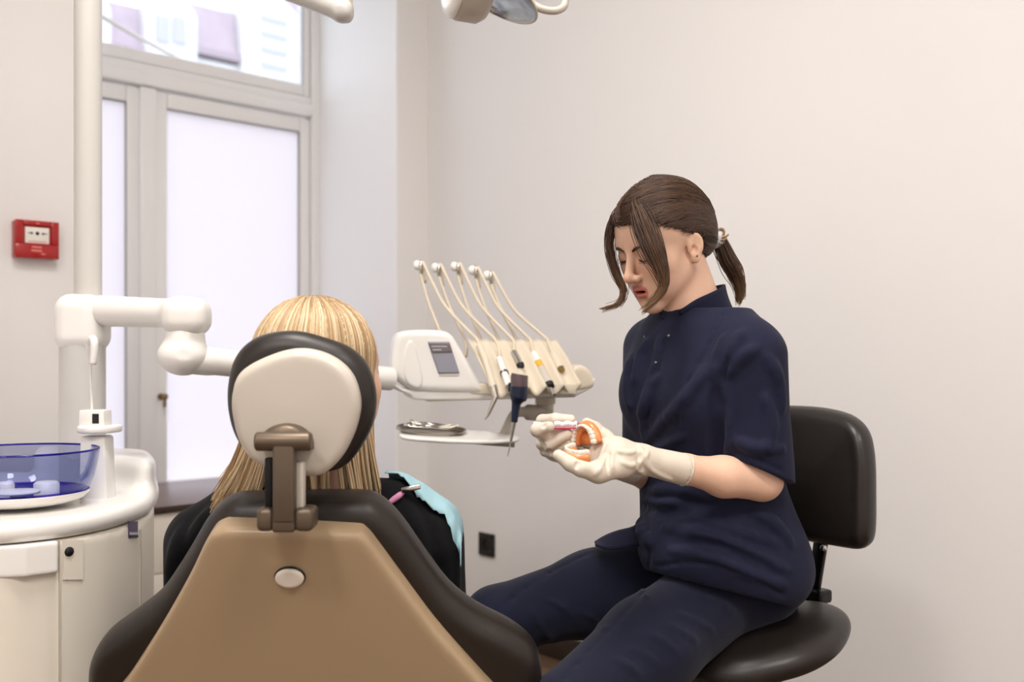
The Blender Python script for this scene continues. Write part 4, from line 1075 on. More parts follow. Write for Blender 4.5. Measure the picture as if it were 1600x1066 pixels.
for q, s_, e_, w_ in ((-1, shL, np.array([PO[0] - .25, 1.80, .57]), np.array([PO[0] - .13, 2.00, .58])), (1, shR, np.array([PO[0] + .170, 1.79, .57]), np.array([PO[0] + .08, 2.00, .58]))):
    chain(pb, [s_, e_, w_], [.048, .040, .026], .02)
    hd_ = w_ + nrm(w_ - e_) * .05
    pb.add(capsule(w_, hd_, .027, .030), .015)
    for k in range(4):
        a_ = hd_ + np.array([-q * .005 * k, .0, .003]) + np.array([q * .018, .012, 0]) - np.array([q * .009 * k, 0, 0]); pb.add(capsule(a_, a_ + np.array([-q * .012, .055 - .005 * abs(k - 1.5), -.012]), .0095, .008), .003)
    pb.add(capsule(hd_ + np.array([-q * .01, -.01, .01]), hd_ + np.array([-q * .04, .02, .004]), .011, .009), .006)
pv, pf = pb.mesh(2)
po_ = obj('body', (pv, pf), 'skin', pt)
set_col(po_, lrgb((236, 192, 166)))
# black top
sw = Field((-.70, 1.56, .40), (.02, 2.16, .92), .0055)
sw.add(capsule(at(375, 818, 1.75), at(612, 812, 1.75), .072), 0)
sw.add(ell((PO[0] - .010, 1.77, .63), (.215, .118, .19)), .05); sw.add(ell((PO[0], 1.80, .50), (.19, .13, .13)), .05)
for s_, e_, w_ in ((at(322, 850, 1.76), np.array([PO[0] - .255, 1.80, .57]), np.array([PO[0] - .14, 1.98, .585])), (at(662, 845, 1.76), np.array([PO[0] + .170, 1.79, .57]), np.array([PO[0] + .09, 1.98, .585]))):
    chain(sw, [s_, e_, w_], [.072, .060, .042], .03)
sw.cut(capsule(at(500, 670, 1.70), at(497, 748, 1.722), .060), .01)
for a_ in ([(285, 830), (272, 880), (268, 930)], [(690, 800), (705, 850), (710, 930)], [(676, 815), (690, 870), (694, 920)], [(640, 800), (660, 860), (665, 900)], [(330, 800), (300, 850)]):
    fold(sw, a_, .006, .02)
obj('black_top', sw.mesh(3), 'sweater_black', pt)
# trousers along the seat
tr_ = Field((-.56, 1.70, .42), (-.02, 2.95, .72), .009)
for q in (-1, 1): chain(tr_, [np.array([PO[0] + q * .08, 1.80, .575]), np.array([PO[0] + q * .09, 2.26, .575]), np.array([PO[0] + q * .075, 2.72, .50])], [.082, .062, .045], .02)
obj('trousers', tr_.mesh(2), 'trouser_grey', pt)
for q in (-1, 1): obj('shoe', solid([(capsule((PO[0] + q * .075, 2.78, .475), (PO[0] + q * .085, 2.86, .56), .042, .036), 0), (ell((PO[0] + q * .075, 2.78, .475), (.042, .05, .042)), .02)], .007, 1), 'shoe_white', pt)
# blonde hair: a cap and many strands that fall to the shoulders
cap_f = Field(PO - .16, PO + .16, .005); cap_f.add(ell(PP((0, -.014, .036)), (.085, .104, .094), PR)); cap_f.cut(ell(PP((0, .13, -.03)), (.075, .11, .10), PR), .01)
hcv, hcf = cap_f.mesh(2)
paths = []
r_ = np.random.default_rng(11)
NC = 64                                                # the hair falls in soft clumps
cl_end = r_.normal(0, .014, NC); cl_wob = r_.normal(0, .010, NC); cl_rad = r_.normal(0, .008, NC); cl_curl = r_.normal(0, 1, NC)
for i in range(3200):
    phi = r_.uniform(-2.5, 1.76); ci = int((phi + 2.5) / 4.26 * NC) % NC
    pc = -2.5 + (ci + .5) / NC * 4.26; lay = r_.uniform(0.0, .008); part_x = -.018; th0 = r_.uniform(.03, .75)
    pts = []
    for t in np.linspace(0, 1, 8):
        th = th0 + (1.62 - th0) * t; lat = math.sin(phi); sag = -math.cos(phi)
        x = math.sin(th) * lat * (.096 + lay); y = math.sin(th) * sag * (.110 + lay); z = math.cos(th) * (.095 + lay * .8)
        pts.append(np.array([x + part_x * max(0, 1 - th / .9), y - .012, z + .036]))
    wx = math.cos(ya) * lat + math.sin(ya) * sag       # world side: <0 left of the picture
    end_z = -.196 + cl_end[ci] + r_.normal(0, .007)
    fl = .100 * max(0, -wx - .25) ** 1.0 if wx < -.25 else .008 * max(0, wx)
    side = PR.T @ np.array([-1.0 if wx < 0 else 1.0, 0, 0])
    for t in np.linspace(0.14, 1, 9):
        z = pts[7][2] + (end_z - pts[7][2]) * t; gather = .5 * t * t
        ph = phi * (1 - gather) + pc * gather; la, sg = math.sin(ph), -math.cos(ph)
        k = 1 - .06 * math.sin(math.pi * t) + .02 * t * t + cl_rad[ci] * t * 4
        p = np.array([la * (.096 + lay) * k, (sg * (.110 + lay)) * (k - .10 * t) - .012 + .012 * t, z])
        p += side * (abs(fl) * (1 if fl > 0 else -1)) * t ** 2.0 + np.array([cl_wob[ci] * t * math.sin(2.2 * t + cl_curl[ci]), 0, 0])
        pts.append(p)
    paths.append(np.array([PP(p) for p in spl(pts, 20)]))
(hv, hf), si, stt = strands(paths, .0015, .0005, 4)
hair_o = obj('hair', join((hcv, hcf), (hv, hf)), 'hair_blonde', pt); hair_o['kind'] = 'stuff'
base = np.array([lrgb((206, 180, 142)), lrgb((190, 160, 120)), lrgb((168, 136, 98)), lrgb((216, 196, 164))])
pick = base[r_.integers(0, 4, len(paths))] * r_.uniform(.9, 1.1, (len(paths), 1))
root = lrgb((120, 86, 56)); w_root = np.clip(1 - stt / .10, 0, 1)[:, None] * .65
cols = np.vstack([np.tile(lrgb((170, 130, 84)), (len(hcv), 1)), pick[si] * (1 - w_root) + root * w_root])
set_col(hair_o, cols)
# disposable bib with its cord
bi = empty('dental_bib', at(650, 765, 1.78)); tag(bi, 'pale blue disposable bib clipped over the patient\'s right shoulder', 'bib')
def top_of(x, y):
    i, j = int(round((x - sw.lo[0]) / sw.h)), int(round((y - sw.lo[1]) / sw.h))
    c = sw.v[min(max(i, 0), sw.n[0] - 1), min(max(j, 0), sw.n[1] - 1)]; k = np.where(c < 0)[0]
    return sw.lo[2] + sw.h * (k[-1] + 1) if len(k) else None
G = []
for i in range(26):
    u = i / 25; x = -.222 + .122 * u; row = []
    yn = 1.735 - .042 * u + .004 * math.sin(9 * u)
    z0 = None
    for j in range(16):
        y = yn + .150 * j / 15; zz = top_of(x, y)
        row.append([x, y, zz])
    G.append(row)
G = np.array(G, dtype=float)
for j in range(16):                                    # fill beyond the shoulder by hanging down
    for i in range(26):
        if np.isnan(G[i, j, 2]) or G[i, j, 2] < .60: G[i, j, 2] = (G[i - 1, j, 2] if i else .8) - .022
for _ in range(3):
    Gz = G[:, :, 2].copy(); G[1:-1, 1:-1, 2] = (Gz[1:-1, 1:-1] * 2 + Gz[2:, 1:-1] + Gz[:-2, 1:-1] + Gz[1:-1, 2:] + Gz[1:-1, :-2]) / 6
G[:, :, 2] += .010
flap = G[-1].copy(); ext = []
for t in np.linspace(.12, 1, 8): 
    e_ = flap.copy(); e_[:, 0] += .013 * math.sin(t * 1.8); e_[:, 2] -= .045 * t; e_[:, 1] += .006 * math.sin(5 * t); ext.append(e_)
obj('sheet', sheet(np.concatenate([G, np.array(ext)]), .0018), 'bib_blue', bi)
cr1 = trace(sw, [(566, 822), (590, 799), (612, 783), (631, 769)], .004, 16); nn = len(cr1)
obj('cord', tube(cr1, np.interp(np.linspace(0, 1, nn), [0, .55, .7, .9, 1], [.0026, .0026, .0056, .0056, .003]), 10), 'cord_pink', bi)
cr2 = trace(sw, [(352, 772), (362, 782), (376, 797), (392, 815)], .012, 12)
if len(cr2) > 2: obj('cord', tube(cr2, .0028, 10), 'cord_pink', bi)
clp = cr1[-1]
obj('clip', join(xf(box((.034, .010, .009), .002), basis(nrm([.95, .1, .2]), nrm([-.1, 1, 0]), nrm([-.2, 0, .95])), clp + np.array([.012, 0, .006])), tube([clp, clp + np.array([.008, 0, .006])], .0032, 8)), 'chrome', bi)
# ================================================================== dentist on the stool
dr_ = empty('person', (at(1135, 0, 1.93)[0], 1.93, .53)); tag(dr_, 'dentist in a navy tunic and latex gloves seated on the stool, looking down', 'person')
ay, apit = math.radians(58), math.radians(25)
DF = np.array([-math.sin(ay) * math.cos(apit), -math.cos(ay) * math.cos(apit), -math.sin(apit)])
DRt = np.array([-math.cos(ay), math.sin(ay), 0.0]); DU = np.cross(DRt, DF)
rol = math.radians(4)                                  # head tilts slightly
DRt, DU = DRt * math.cos(rol) + DU * math.sin(rol), DU * math.cos(rol) - DRt * math.sin(rol)
HR = basis(DRt, DF, DU); HO = at(1038, 381, 1.85); HS = .955
def hp_(c): return HO + HS * (HR @ np.asarray(c, float))
def hloc(V): return (np.asarray(V) - HO) @ HR / HS
TF = np.array([-.819, -.574, 0.0]); TL = np.array([.574, -.819, 0.0]); TR3 = basis(TL, TF, UZ)
lSh, lEl, lWr = at(1178, 552, 1.757), at(1190, 748, 1.765), at(992, 717, 1.672); lCu = at(1070, 733, 1.707)
rSh, rEl, rWr = at(1022, 545, 2.005), at(1015, 735, 1.95), at(912, 710, 1.752)
# ---- body: one continuous surface (head, neck, trunk, arms)
bf = Field((.06, 1.60, .52), (.60, 2.12, 1.40), .0023)
head_prims(bf, hp_, HR, HS, mouth=.0045); ear_prims(bf, hp_, HR, -1, HS * 1.08); ear_prims(bf, hp_, HR, 1, HS * 1.08)
nb = at(1092, 500, 1.885)
bf.add(capsule(hp_((0, -.030, -.045)), nb, .043, .051), .022)
bf.add(capsule(hp_((0, .004, -.075)), nb + TF * .03, .024, .030), .022)
bf.add(capsule(lSh, rSh, .046), .04)
bf.add(ell(at(1090, 600, 1.885), (.135, .085, .15), TR3), .04); bf.add(ell(at(1110, 760, 1.92), (.105, .085, .15), TR3), .04); bf.add(ell(at(1130, 880, 1.93), (.14, .10, .10), TR3), .04)
chain(bf, [lSh, lEl], [.044, .036], .012); chain(bf, [lEl + UZ * -.004, at(1130, 745, 1.737), lCu, lWr], [.0350, .0345, .0240, .0195], .014)
chain(bf, [rSh, rEl, rWr], [.045, .039, .0225], .012)
bv, bq = bf.mesh(2)
body = obj('body', (bv, bq), 'skin', dr_)
lv = hloc(bv); sk_ = lrgb((236, 194, 168)); col = np.tile(sk_, (len(bv), 1))
def blend(mask, c, a): 
    global col
    m = np.clip(mask, 0, 1)[:, None] * a; col = col * (1 - m) + lrgb(c) * m
x_, y_, z_ = np.abs(lv[:, 0]), lv[:, 1], lv[:, 2]
lipline = -.0555 - .0075 * (x_ / .022) ** 2
dl_ = np.sqrt((np.maximum(x_ - .012, 0) / .011) ** 2 + ((z_ + .0625) / .0150) ** 2)
blend(((dl_ < 1) & (y_ > .076)).astype(float) * np.clip((1 - dl_) * 4, 0, 1), (196, 104, 94), .85)
blend(((np.abs(z_ + .0625) < .006) & (x_ < .0165) & (y_ < .088) & (y_ > .07)).astype(float), (70, 22, 22), .95)
blend(np.exp(-(((x_ - .042) / .018) ** 2 + ((z_ + .022) / .02) ** 2 + ((y_ - .065) / .03) ** 2)), (214, 140, 118), .35)
blend(np.exp(-(((x_ - .0305) / .017) ** 2 + ((z_ - .010) / .008) ** 2)) * (y_ > .07), (150, 100, 84), .55)
blend(np.exp(-((x_ / .012) ** 2 + ((z_ + .03) / .012) ** 2)) * (y_ > .09), (216, 148, 122), .4)
set_col(body, col)
# brows, lashes, teeth, ear stud
def face_pt(x, z, off=.0):
    """front of the face at local x, z"""
    ys = np.arange(.14, .0, -.0008); P = np.array([hp_((x, y, z)) for y in ys]); I = np.rint((P - bf.lo) / bf.h).astype(int)
    ok = np.all((I >= 0) & (I < bf.n), 1); val = np.where(ok, bf.v[tuple(np.clip(I, 0, bf.n - 1).T)], 1); k = np.argmax(val < 0)
    return hp_((x, ys[k] + off, z))
for q in (-1, 1):
    bp_ = spl([(.012, .0195), (.022, .0245), (.034, .0260), (.046, .0200)], 12)
    obj('eyebrow', tube([face_pt(q * a, b, -.0004) for a, b in bp_], np.r_[np.linspace(.0024, .0036, 5), np.linspace(.0036, .0010, 7)], 8, flat=.9), 'brow', dr_)
    lp_ = spl([(.0170, -.0010), (.024, -.0032), (.031, -.0040), (.038, -.0030), (.0455, .0010)], 14)
    lb_ = [face_pt(q * a, b + .0012, .0008) for a, b in lp_]
    ls = [tube(lb_, np.r_[np.linspace(.0009, .0017, 7), np.linspace(.0017, .0010, 7)], 6)]
    for i in range(2, 14):
        a = lb_[i]; d = HR @ np.array([q * (.0022 * (i - 6) / 7), .0065, -.0045]); ls.append(tube([a, a + d * .6, a + d + HR @ np.array([0, 0, .0012])], [.0004, .0003, .0001], 4))
    le = obj('eyelashes', join(*ls), 'lash', dr_); le['kind'] = 'stuff'
tw = [hp_((.0125 * math.sin(t) , .066 + .0155 * math.cos(t), -.0588)) for t in np.linspace(-1.2, 1.2, 14)]
obj('teeth', tube(tw, .0034, 8), 'teeth', dr_)
obj('ear_stud', solid([(ell(hp_((-.0765, -.003, -.0285)), (.0018, .0022, .0022), HR), 0)], .0007, 1), 'brass', dr_)

# ---- hair swept back to a low tail
TIE = np.array([0, -.112, -.034]); r_ = np.random.default_rng(5)
CC = np.array([0, -.010, .035])
capd = Field((-.11, -.16, -.12), (.11, .13, .16), .003)
capd.add(ell((0, -.014, .042), (.0785, .0985, .0880))); capd.add(ell((0, .028, .046), (.0700, .0655, .0680)), .02); capd.add(ell((0, -.074, .0), (.060, .042, .060)), .035)
full = capd.v.copy()
prof = np.array([(.087, .080), (.12, .09), (.12, .2), (-.2, .2), (-.2, -.078), (-.080, -.078), (-.050, -.052), (-.034, -.010), (-.032, .006), (-.012, .019), (.012, .030), (.040, .051), (.062, .068)])
capd.v = np.maximum(capd.v, poly2(prof, capd.ax[1][None, :, None] + np.zeros(capd.v.shape), capd.ax[2][None, None, :] + np.zeros(capd.v.shape)).astype(np.float32))
cv_, cf_ = capd.mesh(2); cv_ = (CC + (np.array(cv_) - CC) * .984) @ HR.T * HS + HO
def on_cap(D, off):
    """points of the hair surface in the directions D, lifted by off"""
    D = D / np.linalg.norm(D, axis=1)[:, None]; ts = np.arange(.03, .16, .002); P = CC + D[:, None, :] * ts[None, :, None]
    I = np.clip(np.rint((P - capd.lo) / capd.h).astype(int), 0, capd.n - 1); val = full[I[..., 0], I[..., 1], I[..., 2]]
    k = np.maximum(np.argmax(val > 0, 1), 1); r = np.arange(len(D)); v0, v1 = val[r, k - 1], val[r, k]
    t = ts[k - 1] + .002 * np.clip(v0 / (v0 - v1 - 1e-9), 0, 1); return CC + D * (t + off)[:, None]
paths = []
def slerp(a, b, t):
    a, b = nrm(a), nrm(b); w_ = math.acos(np.clip(np.dot(a, b), -.999, .999)); return (math.sin((1 - t) * w_) * a + math.sin(t * w_) * b) / math.sin(w_)
def sweep(d0, off, q, n=14, jit=0.0):
    d1 = nrm(TIE - CC); d0 = nrm(d0); P = []
    h_ = np.clip((d0[2] + .1) / .9, 0, 1)                # how high on the head the strand starts
    m = nrm(np.array([q * (1.0 - .35 * h_), -.10 - .25 * h_, .05 + .62 * h_ + jit]))
    if d0[1] < -.35: m = nrm(d0 + d1)
    tt = np.linspace(0, 1, n); P = on_cap(np.array([slerp(slerp(d0, m, t), slerp(m, d1, t), t) for t in tt]), off * (1 - .3 * tt)); P[1:-1] = (P[:-2] + 2 * P[1:-1] + P[2:]) / 4
    P[-1] = TIE + r_.normal(0, .005, 3); P[-2] = P[-2] * .5 + P[-1] * .5
    return np.array([hp_(p) for p in P])
hl_side = spl([(0.0, .090, .078), (.030, .083, .074), (.055, .060, .067), (.069, .034, .049), (.077, .008, .029), (.080, -.016, .017), (.077, -.034, .000), (.068, -.045, -.030), (.045, -.075, -.066), (.012, -.088, -.076)], 60)
for i in range(3400):
    q = -1 if i % 5 < 3 else 1
    if r_.random() < .60: p = hl_side[r_.integers(0, 60)] * np.array([q, 1, 1])
    else:
        t = r_.random(); p = np.array([q * .003, .088 - .115 * t, .080 + .050 * math.sin(min(1, t * 1.6) * 1.57)])
    p = p + r_.normal(0, .0036, 3)
    paths.append(sweep(p - CC, r_.uniform(-.0004, .0022), q, jit=r_.normal(0, .10)))
(hv, hf), si, stt = strands(paths, .00085, .0006, 3)
pal = np.array([lrgb((70, 48, 36)), lrgb((88, 62, 45)), lrgb((52, 36, 28)), lrgb((112, 82, 58))])
def haircol(si, n, extra=0): 
    pk = pal[r_.choice(4, n, p=[.4, .3, .2, .1])] * r_.uniform(.8, 1.15, (n, 1)); return pk[si]
ho_ = obj('hair', join((cv_, cf_), (hv, hf)), 'hair_dark', dr_); ho_['kind'] = 'stuff'
set_col(ho_, np.vstack([np.tile(lrgb((58, 40, 30)), (len(cv_), 1)), haircol(si, len(paths))]))
def lock(name, pts_px, n, spread0, spread1, r, grp=None):
    """a lock of hair along points (px, py, depth)"""
    C_ = np.array([at(*p) for p in pts_px]); P = []
    for i in range(n):
        o = r_.normal(0, 1, 3); m = len(C_)
        P.append(spl([C_[k] + o * (spread0[k] if isinstance(spread0, list) else spread0 + (spread1 - spread0) * k / (m - 1)) + r_.normal(0, .0008, 3) for k in range(m)], 30)[:int(r_.triangular(20, 30, 30.9))])
    (v, f), s_, t_ = strands(P, r, .0004, 4)
    o = obj(name, (v, f), 'hair_dark', dr_); o['kind'] = 'stuff'; c = haircol(s_, n); tipc = lrgb((150, 112, 76)); w = np.clip((t_ - .55) / .45, 0, 1)[:, None] * .6
    set_col(o, c * (1 - w) + tipc * w); return o
lock('front_lock', [(1002, 306, 1.825), (996, 322, 1.785), (1005, 348, 1.762), (1019, 385, 1.746), (1032, 420, 1.738), (1036, 447, 1.737), (1024, 468, 1.737), (1004, 486, 1.735)], 300, [.004, .0055, .0088, .0088, .0060, .0038, .003, .0036], 0, .0007)
lock('front_lock', [(990, 310, 1.835), (972, 326, 1.83), (958, 350, 1.835), (953, 385, 1.84), (962, 425, 1.84), (974, 452, 1.835), (967, 474, 1.83), (940, 484, 1.825)], 150, [.003, .004, .0048, .0042, .0036, .003, .0026, .0026], 0, .0007)
def hpx_(c):
    p = hp_(c); return (800 + p[0] / p[1] * FPX, HY - (p[2] - CAMZ) / p[1] * FPX, p[1])
lock('ponytail', [hpx_((0, -.098, -.028)), hpx_((0, -.134, -.040)), (1138, 410, 1.925), (1150, 432, 1.935), (1156, 455, 1.94), (1154, 474, 1.94)], 260, [.007, .0062, .0075, .007, .005, .003], 0, .0008)
bx_ = hpx_((0, -.134, -.036)); ox, oy = bx_[0] - 1124, bx_[1] - 397
clip = obj('hair_clip', lathe([(.0185, -.009), (.0212, -.008), (.0212, .008), (.0185, .009), (.0185, -.009)], 26, hp_((0, -.128, -.038)), nrm(HR @ np.array([0, -1, -.25]))), 'clip_white', dr_, flat_angle=60)
bun = [tube(spl([at(1128 + ox + a, 390 + oy + b, 1.905) for a, b in ((0, 2), (3, -4), (8, -3), (9, 3), (4, 6), (1, 2))], 16), .0028, 8), tube(spl([at(1132 + ox, 400 + oy, 1.905), at(1140 + ox, 398 + oy, 1.90), at(1145 + ox, 394 + oy, 1.90)], 8), [.003, .003, .003, .0028, .0025, .002, .0018, .001], 8), tube(spl([at(1128 + ox, 404 + oy, 1.905), at(1137 + ox, 403 + oy, 1.90), at(1141 + ox, 401 + oy, 1.90)], 8), .0022, 8)]
hb = obj('bow_tie', join(*bun), 'clip_tan', dr_, label='tan knotted hair tie'); hb['kind'] = 'stuff'

# ---- tunic
tf = Field((.06, 1.60, .53), (.62, 2.14, 1.14), .0036)
tf.add(ell(at(1094, 596, 1.885), (.158, .110, .160), TR3)); tf.add(capsule(at(1160, 540, 1.785), at(1032, 542, 1.985), .052), .05)
tf.add(ell(at(1097, 518, 1.895), (.100, .074, .062), TR3), .05)
for q in (-1, 1): tf.add(ell(at(1090, 620, 1.885) + TF * .052 + TL * q * .070, (.062, .056, .072), TR3), .05)
tf.add(ell(at(1108, 740, 1.905), (.150, .118, .16), TR3), .06)
tf.add(ell(at(1126, 850, 1.925), (.172, .136, .14), TR3), .06)
tf.add(ell(at(1150, 890, 1.89), (.150, .120, .085), TR3), .05)
def hemcut(f):
    p = at(1015, 893, 1.80); q = at(1222, 945, 1.90)
    n = nrm(np.cross(q - p, TL)); n = n if n[2] < 0 else -n; f.half(p, n, .004)
tf.add(ell(at(1085, 862, 1.835), (.115, .085, .080), TR3), .05)
hemcut(tf)
# left sleeve, open at its hem
sn = nrm([-.40, -.10, -.91]); scn = at(1190, 735, 1.762)
tf.add(clipped(capsule(lSh + np.array([.0, 0, -.005]), lSh * .1 + lEl * .9, .058, .053), scn, sn), .026)
inner = capsule(lSh * .14 + lEl * .86, lEl + (lEl - lSh) * .1, .045, .052)[0]
slv = clipped(capsule(lSh * .35 + lEl * .65, lSh * -.1 + lEl * 1.1, .052, .058), scn, sn)
tf.add(slv, .014)
# right sleeve
tf.add(clipped(capsule(rSh, rEl, .062, .054), rEl + UZ * .02, -UZ), .02)
# neck opening
na_ = nrm(hp_((0, -.02, -.06)) - nb); tf.cut(capsule(nb - na_ * .01, nb + na_ * .12, .056, .058), .006)
# placket, seams and folds
fold(tf, [(1030, 530), (1022, 570), (1012, 610), (1004, 660), (1010, 700), (1020, 730)], .0042, .006, -.0008, taper=False)
fold(tf, [(1037, 532), (1030, 570), (1020, 610), (1012, 660), (1018, 700)], .0030, .004, groove=True, taper=False)
for a in ([(1060, 665), (1062, 630), (1080, 590), (1105, 545), (1128, 492)], [(1012, 895), (1016, 850), (1010, 800)]): fold(tf, a, .0026, .005, groove=True, taper=False)
for pts, r in (([(1010, 690), (1045, 650), (1085, 605), (1105, 575)], .007), ([(1000, 650), (1012, 620), (1030, 590)], .006), ([(992, 600), (1000, 560), (1012, 535)], .005), ([(1115, 590), (1122, 560), (1135, 525)], .007),
               ([(1130, 575), (1145, 545), (1160, 520)], .006), ([(1140, 585), (1158, 560), (1180, 545)], .005), ([(1200, 560), (1215, 590), (1222, 640)], .006), ([(1150, 690), (1180, 700), (1222, 702)], .006),
               ([(1010, 725), (1035, 700), (1070, 680)], .006), ([(1010, 770), (1060, 765), (1120, 780)], .007), ([(1015, 800), (1070, 805), (1150, 830), (1215, 850)], .007), ([(1040, 825), (1100, 835), (1180, 870), (1230, 890)], .008),
               ([(1005, 780), (1030, 790), (1060, 788)], .006), ([(1180, 800), (1210, 820), (1235, 850)], .007), ([(1050, 860), (1110, 870), (1180, 900), (1225, 915)], .006), ([(1195, 620), (1205, 660), (1200, 700)], .006),
               ([(1130, 640), (1140, 680), (1135, 710)], .006), ([(985, 560), (980, 600), (985, 640)], .005), ([(1000, 815), (1004, 835), (1018, 850)], .008), ([(950, 845), (975, 838), (1000, 832)], .004)):
    fold(tf, pts, r * .68, .015)
for pts in ([(1128, 700), (1126, 650), (1130, 600), (1138, 560)], [(1025, 885), (1100, 880), (1180, 908), (1225, 930)], [(1152, 708), (1190, 722), (1222, 736)]): fold(tf, pts, .0022, .005, groove=True, taper=False)
fold(tf, [(1120, 720), (1122, 660), (1118, 610)], .006, .016, groove=True)
fold(tf, [(1000, 790), (1030, 800), (1075, 800)], .005, .015, groove=True); fold(tf, [(1050, 848), (1120, 855), (1200, 885)], .004, .015, groove=True)
tun = obj('tunic', tf.mesh(3), 'navy_cloth', dr_)
for px, py in ((1008, 527), (1045, 525), (1025, 567)):
    p = ray(tf, px, py, .0005)
    if p is not None: obj('snap_button', solid([(ell(p, (.0035, .0025, .0035)), 0)], .0009, 1), 'snap_steel', tun)
# stand collar
cu = nrm(TF * math.cos(0) + na_ * 0); cu = nrm(TF - na_ * np.dot(TF, na_)); cl_ = nrm(np.cross(na_, cu)); G = []
cb_ = nb + na_ * .012
for a in np.linspace(.38, 2 * math.pi - .10, 48):
    row = []
    for t in np.linspace(0, 1, 8):
        op = math.exp(-((a - .38) / .35) ** 2) + math.exp(-((a - 2 * math.pi + .1) / .35) ** 2)
        r0 = .0645 - .004 * t + .006 * t * t + .012 * op * t
        row.append(cb_ + (cu * math.cos(a) + cl_ * math.sin(a)) * r0 + na_ * (-.012 + .046 * t - .008 * op))
    G.append(row)
obj('collar', sheet(np.array(G), .0042), 'navy_cloth', tun)
# ---- trousers
lHip, lKn, lAn = at(1126, 924, 1.872), at(884, 1112, 1.625), np.array([.19, 1.66, .11])
rHip, rKn, rAn = at(1070, 890, 2.0), at(776, 968, 1.86), np.array([.07, 1.95, .11])
pf_ = Field((-.10, 1.48, .05), (.66, 2.16, .76), .0052)
pf_.add(ell(at(1140, 915, 1.95), (.145, .115, .085), TR3)); 
chain(pf_, [lHip, lHip * .5 + lKn * .5, lKn], [.082, .084, .064], .03); chain(pf_, [lKn, lKn * .6 + lAn * .4 + np.array([0, .012, 0]), lAn], [.060, .056, .042], .02)
chain(pf_, [rHip, rHip * .5 + rKn * .5, rKn], [.088, .078, .060], .035); chain(pf_, [rKn, rKn * .6 + rAn * .4 + np.array([0, .012, 0]), rAn], [.058, .055, .042], .02)
pf_.half((0, 0, .10), -UZ, .003)
for pts, r in (([(900, 955), (925, 965), (950, 985)], .004), ([(850, 935), (880, 950), (905, 975)], .004), ([(830, 955), (850, 985), (868, 1005)], .005), ([(1000, 985), (1030, 998), (1060, 1020)], .004), ([(985, 1015), (1010, 1025), (1030, 1040)], .004),
               ([(1060, 960), (1090, 972), (1115, 985)], .004), ([(1100, 935), (1130, 945), (1150, 960)], .0035), ([(960, 1030), (985, 1042), (1000, 1058)], .004), ([(980, 905), (1000, 920), (1010, 935)], .004), ([(1040, 975), (1070, 990), (1090, 1005)], .0035)):
    fold(pf_, pts, r * .5, .008)
for pts in ([(930, 860), (860, 895), (800, 935), (760, 975)], [(1015, 915), (960, 975), (900, 1040), (880, 1064)]): fold(pf_, pts, .0022, .005, groove=True, taper=False)
obj('trousers', pf_.mesh(3), 'navy_trouser', dr_)
# front flap of the tunic lying on the right thigh
up_ = spl([(1012, 800), (992, 822), (965, 830), (945, 838), (929, 848)], 16); lo_ = spl([(1018, 846), (1000, 852), (975, 857), (950, 858), (930, 852)], 16); G = []
for i in range(16):
    row = []
    for j in range(8):
        t = j / 7; px, py = up_[i] * (1 - t) + lo_[i] * t; h_ = ray(pf_, px, py, .006)
        yy = 1.885 + .03 * (1 - t) if h_ is None else min(h_[1], 1.93) ; row.append(at(px, py, 1.80 * 0 + (1.865 + .055 * (1 - t) - .05 * (1 - i / 15) * 0)))
    G.append(row)
obj('tunic_flap', sheet(np.array(G), .004), 'navy_cloth', tun)
for an in (lAn, rAn):
    obj('shoe', solid([(capsule(an + np.array([.02, .02, -.068]), an + np.array([-.12, -.10, -.078]), .040, .032), 0), (capsule(an + np.array([.015, .01, -.03]), an + np.array([0, 0, -.06]), .042, .042), .02)], .006, 2), 'shoe_white', dr_)

# ---- gloves
gl = Field((.01, 1.585, .79), (.34, 1.80, 1.01), .0018)
W = at
cufA = W(1070, 734, 1.706)
gl.add(capsule(cufA + nrm(cufA - W(1002, 718, 1.676)) * .01, W(1002, 718, 1.676), .0282, .0240)); gl.add(capsule(W(1002, 718, 1.676), W(965, 712, 1.664), .0242, .0290), .012)
gl.add(ell(W(955, 715, 1.668), (.040, .028, .034), basis(nrm([1, .1, -.1]), nrm([-.1, 1, 0]), nrm([.1, 0, 1]))), .014)
chain(gl, [W(972, 728, 1.650), W(935, 738, 1.632), W(908, 733, 1.620)], [.020, .0165, .0135], .012)     # thumb base
chain(gl, [W(908, 733, 1.620), W(891, 725, 1.622), W(873, 712, 1.628)], [.0128, .0122, .0098], .004)    # thumb
chain(gl, [W(962, 697, 1.690), W(946, 682, 1.700), W(930, 669, 1.704), W(917, 661, 1.702)], [.0135, .0112, .0102, .0090], .006)   # index behind the model
chain(gl, [W(958, 706, 1.705), W(936, 697, 1.722), W(914, 688, 1.720), W(902, 682, 1.712)], [.0135, .0112, .0102, .0088], .004)
chain(gl, [W(956, 718, 1.708), W(928, 715, 1.724), W(905, 708, 1.718), W(893, 702, 1.708)], [.0130, .0110, .0100, .0086], .004)
chain(gl, [W(956, 728, 1.698), W(930, 731, 1.710), W(910, 727, 1.708), W(897, 720, 1.700)], [.0120, .0098, .0090, .0080], .004)
gl.half(cufA, nrm(cufA - W(1002, 718, 1.676)), .001)
gl.cut(capsule(cufA + nrm(cufA - W(1002, 718, 1.676)) * .01, cufA + nrm(cufA - W(1002, 718, 1.676)) * .001, .0262), .001)
for pts, r in (([(999, 697), (1004, 712), (996, 728), (1006, 742)], .0035), ([(957, 738), (954, 722), (958, 706)], .003), ([(1012, 705), (1008, 720), (1018, 735)], .003), ([(930, 742), (938, 730), (946, 712)], .0025), ([(950, 690), (944, 700), (938, 716)], .002), ([(970, 722), (985, 728), (995, 724)], .002), ([(1018, 735), (1030, 741), (1050, 750)], .0025), ([(965, 705), (980, 708), (992, 706)], .002)):
    fold(gl, pts, r * .7, .006)
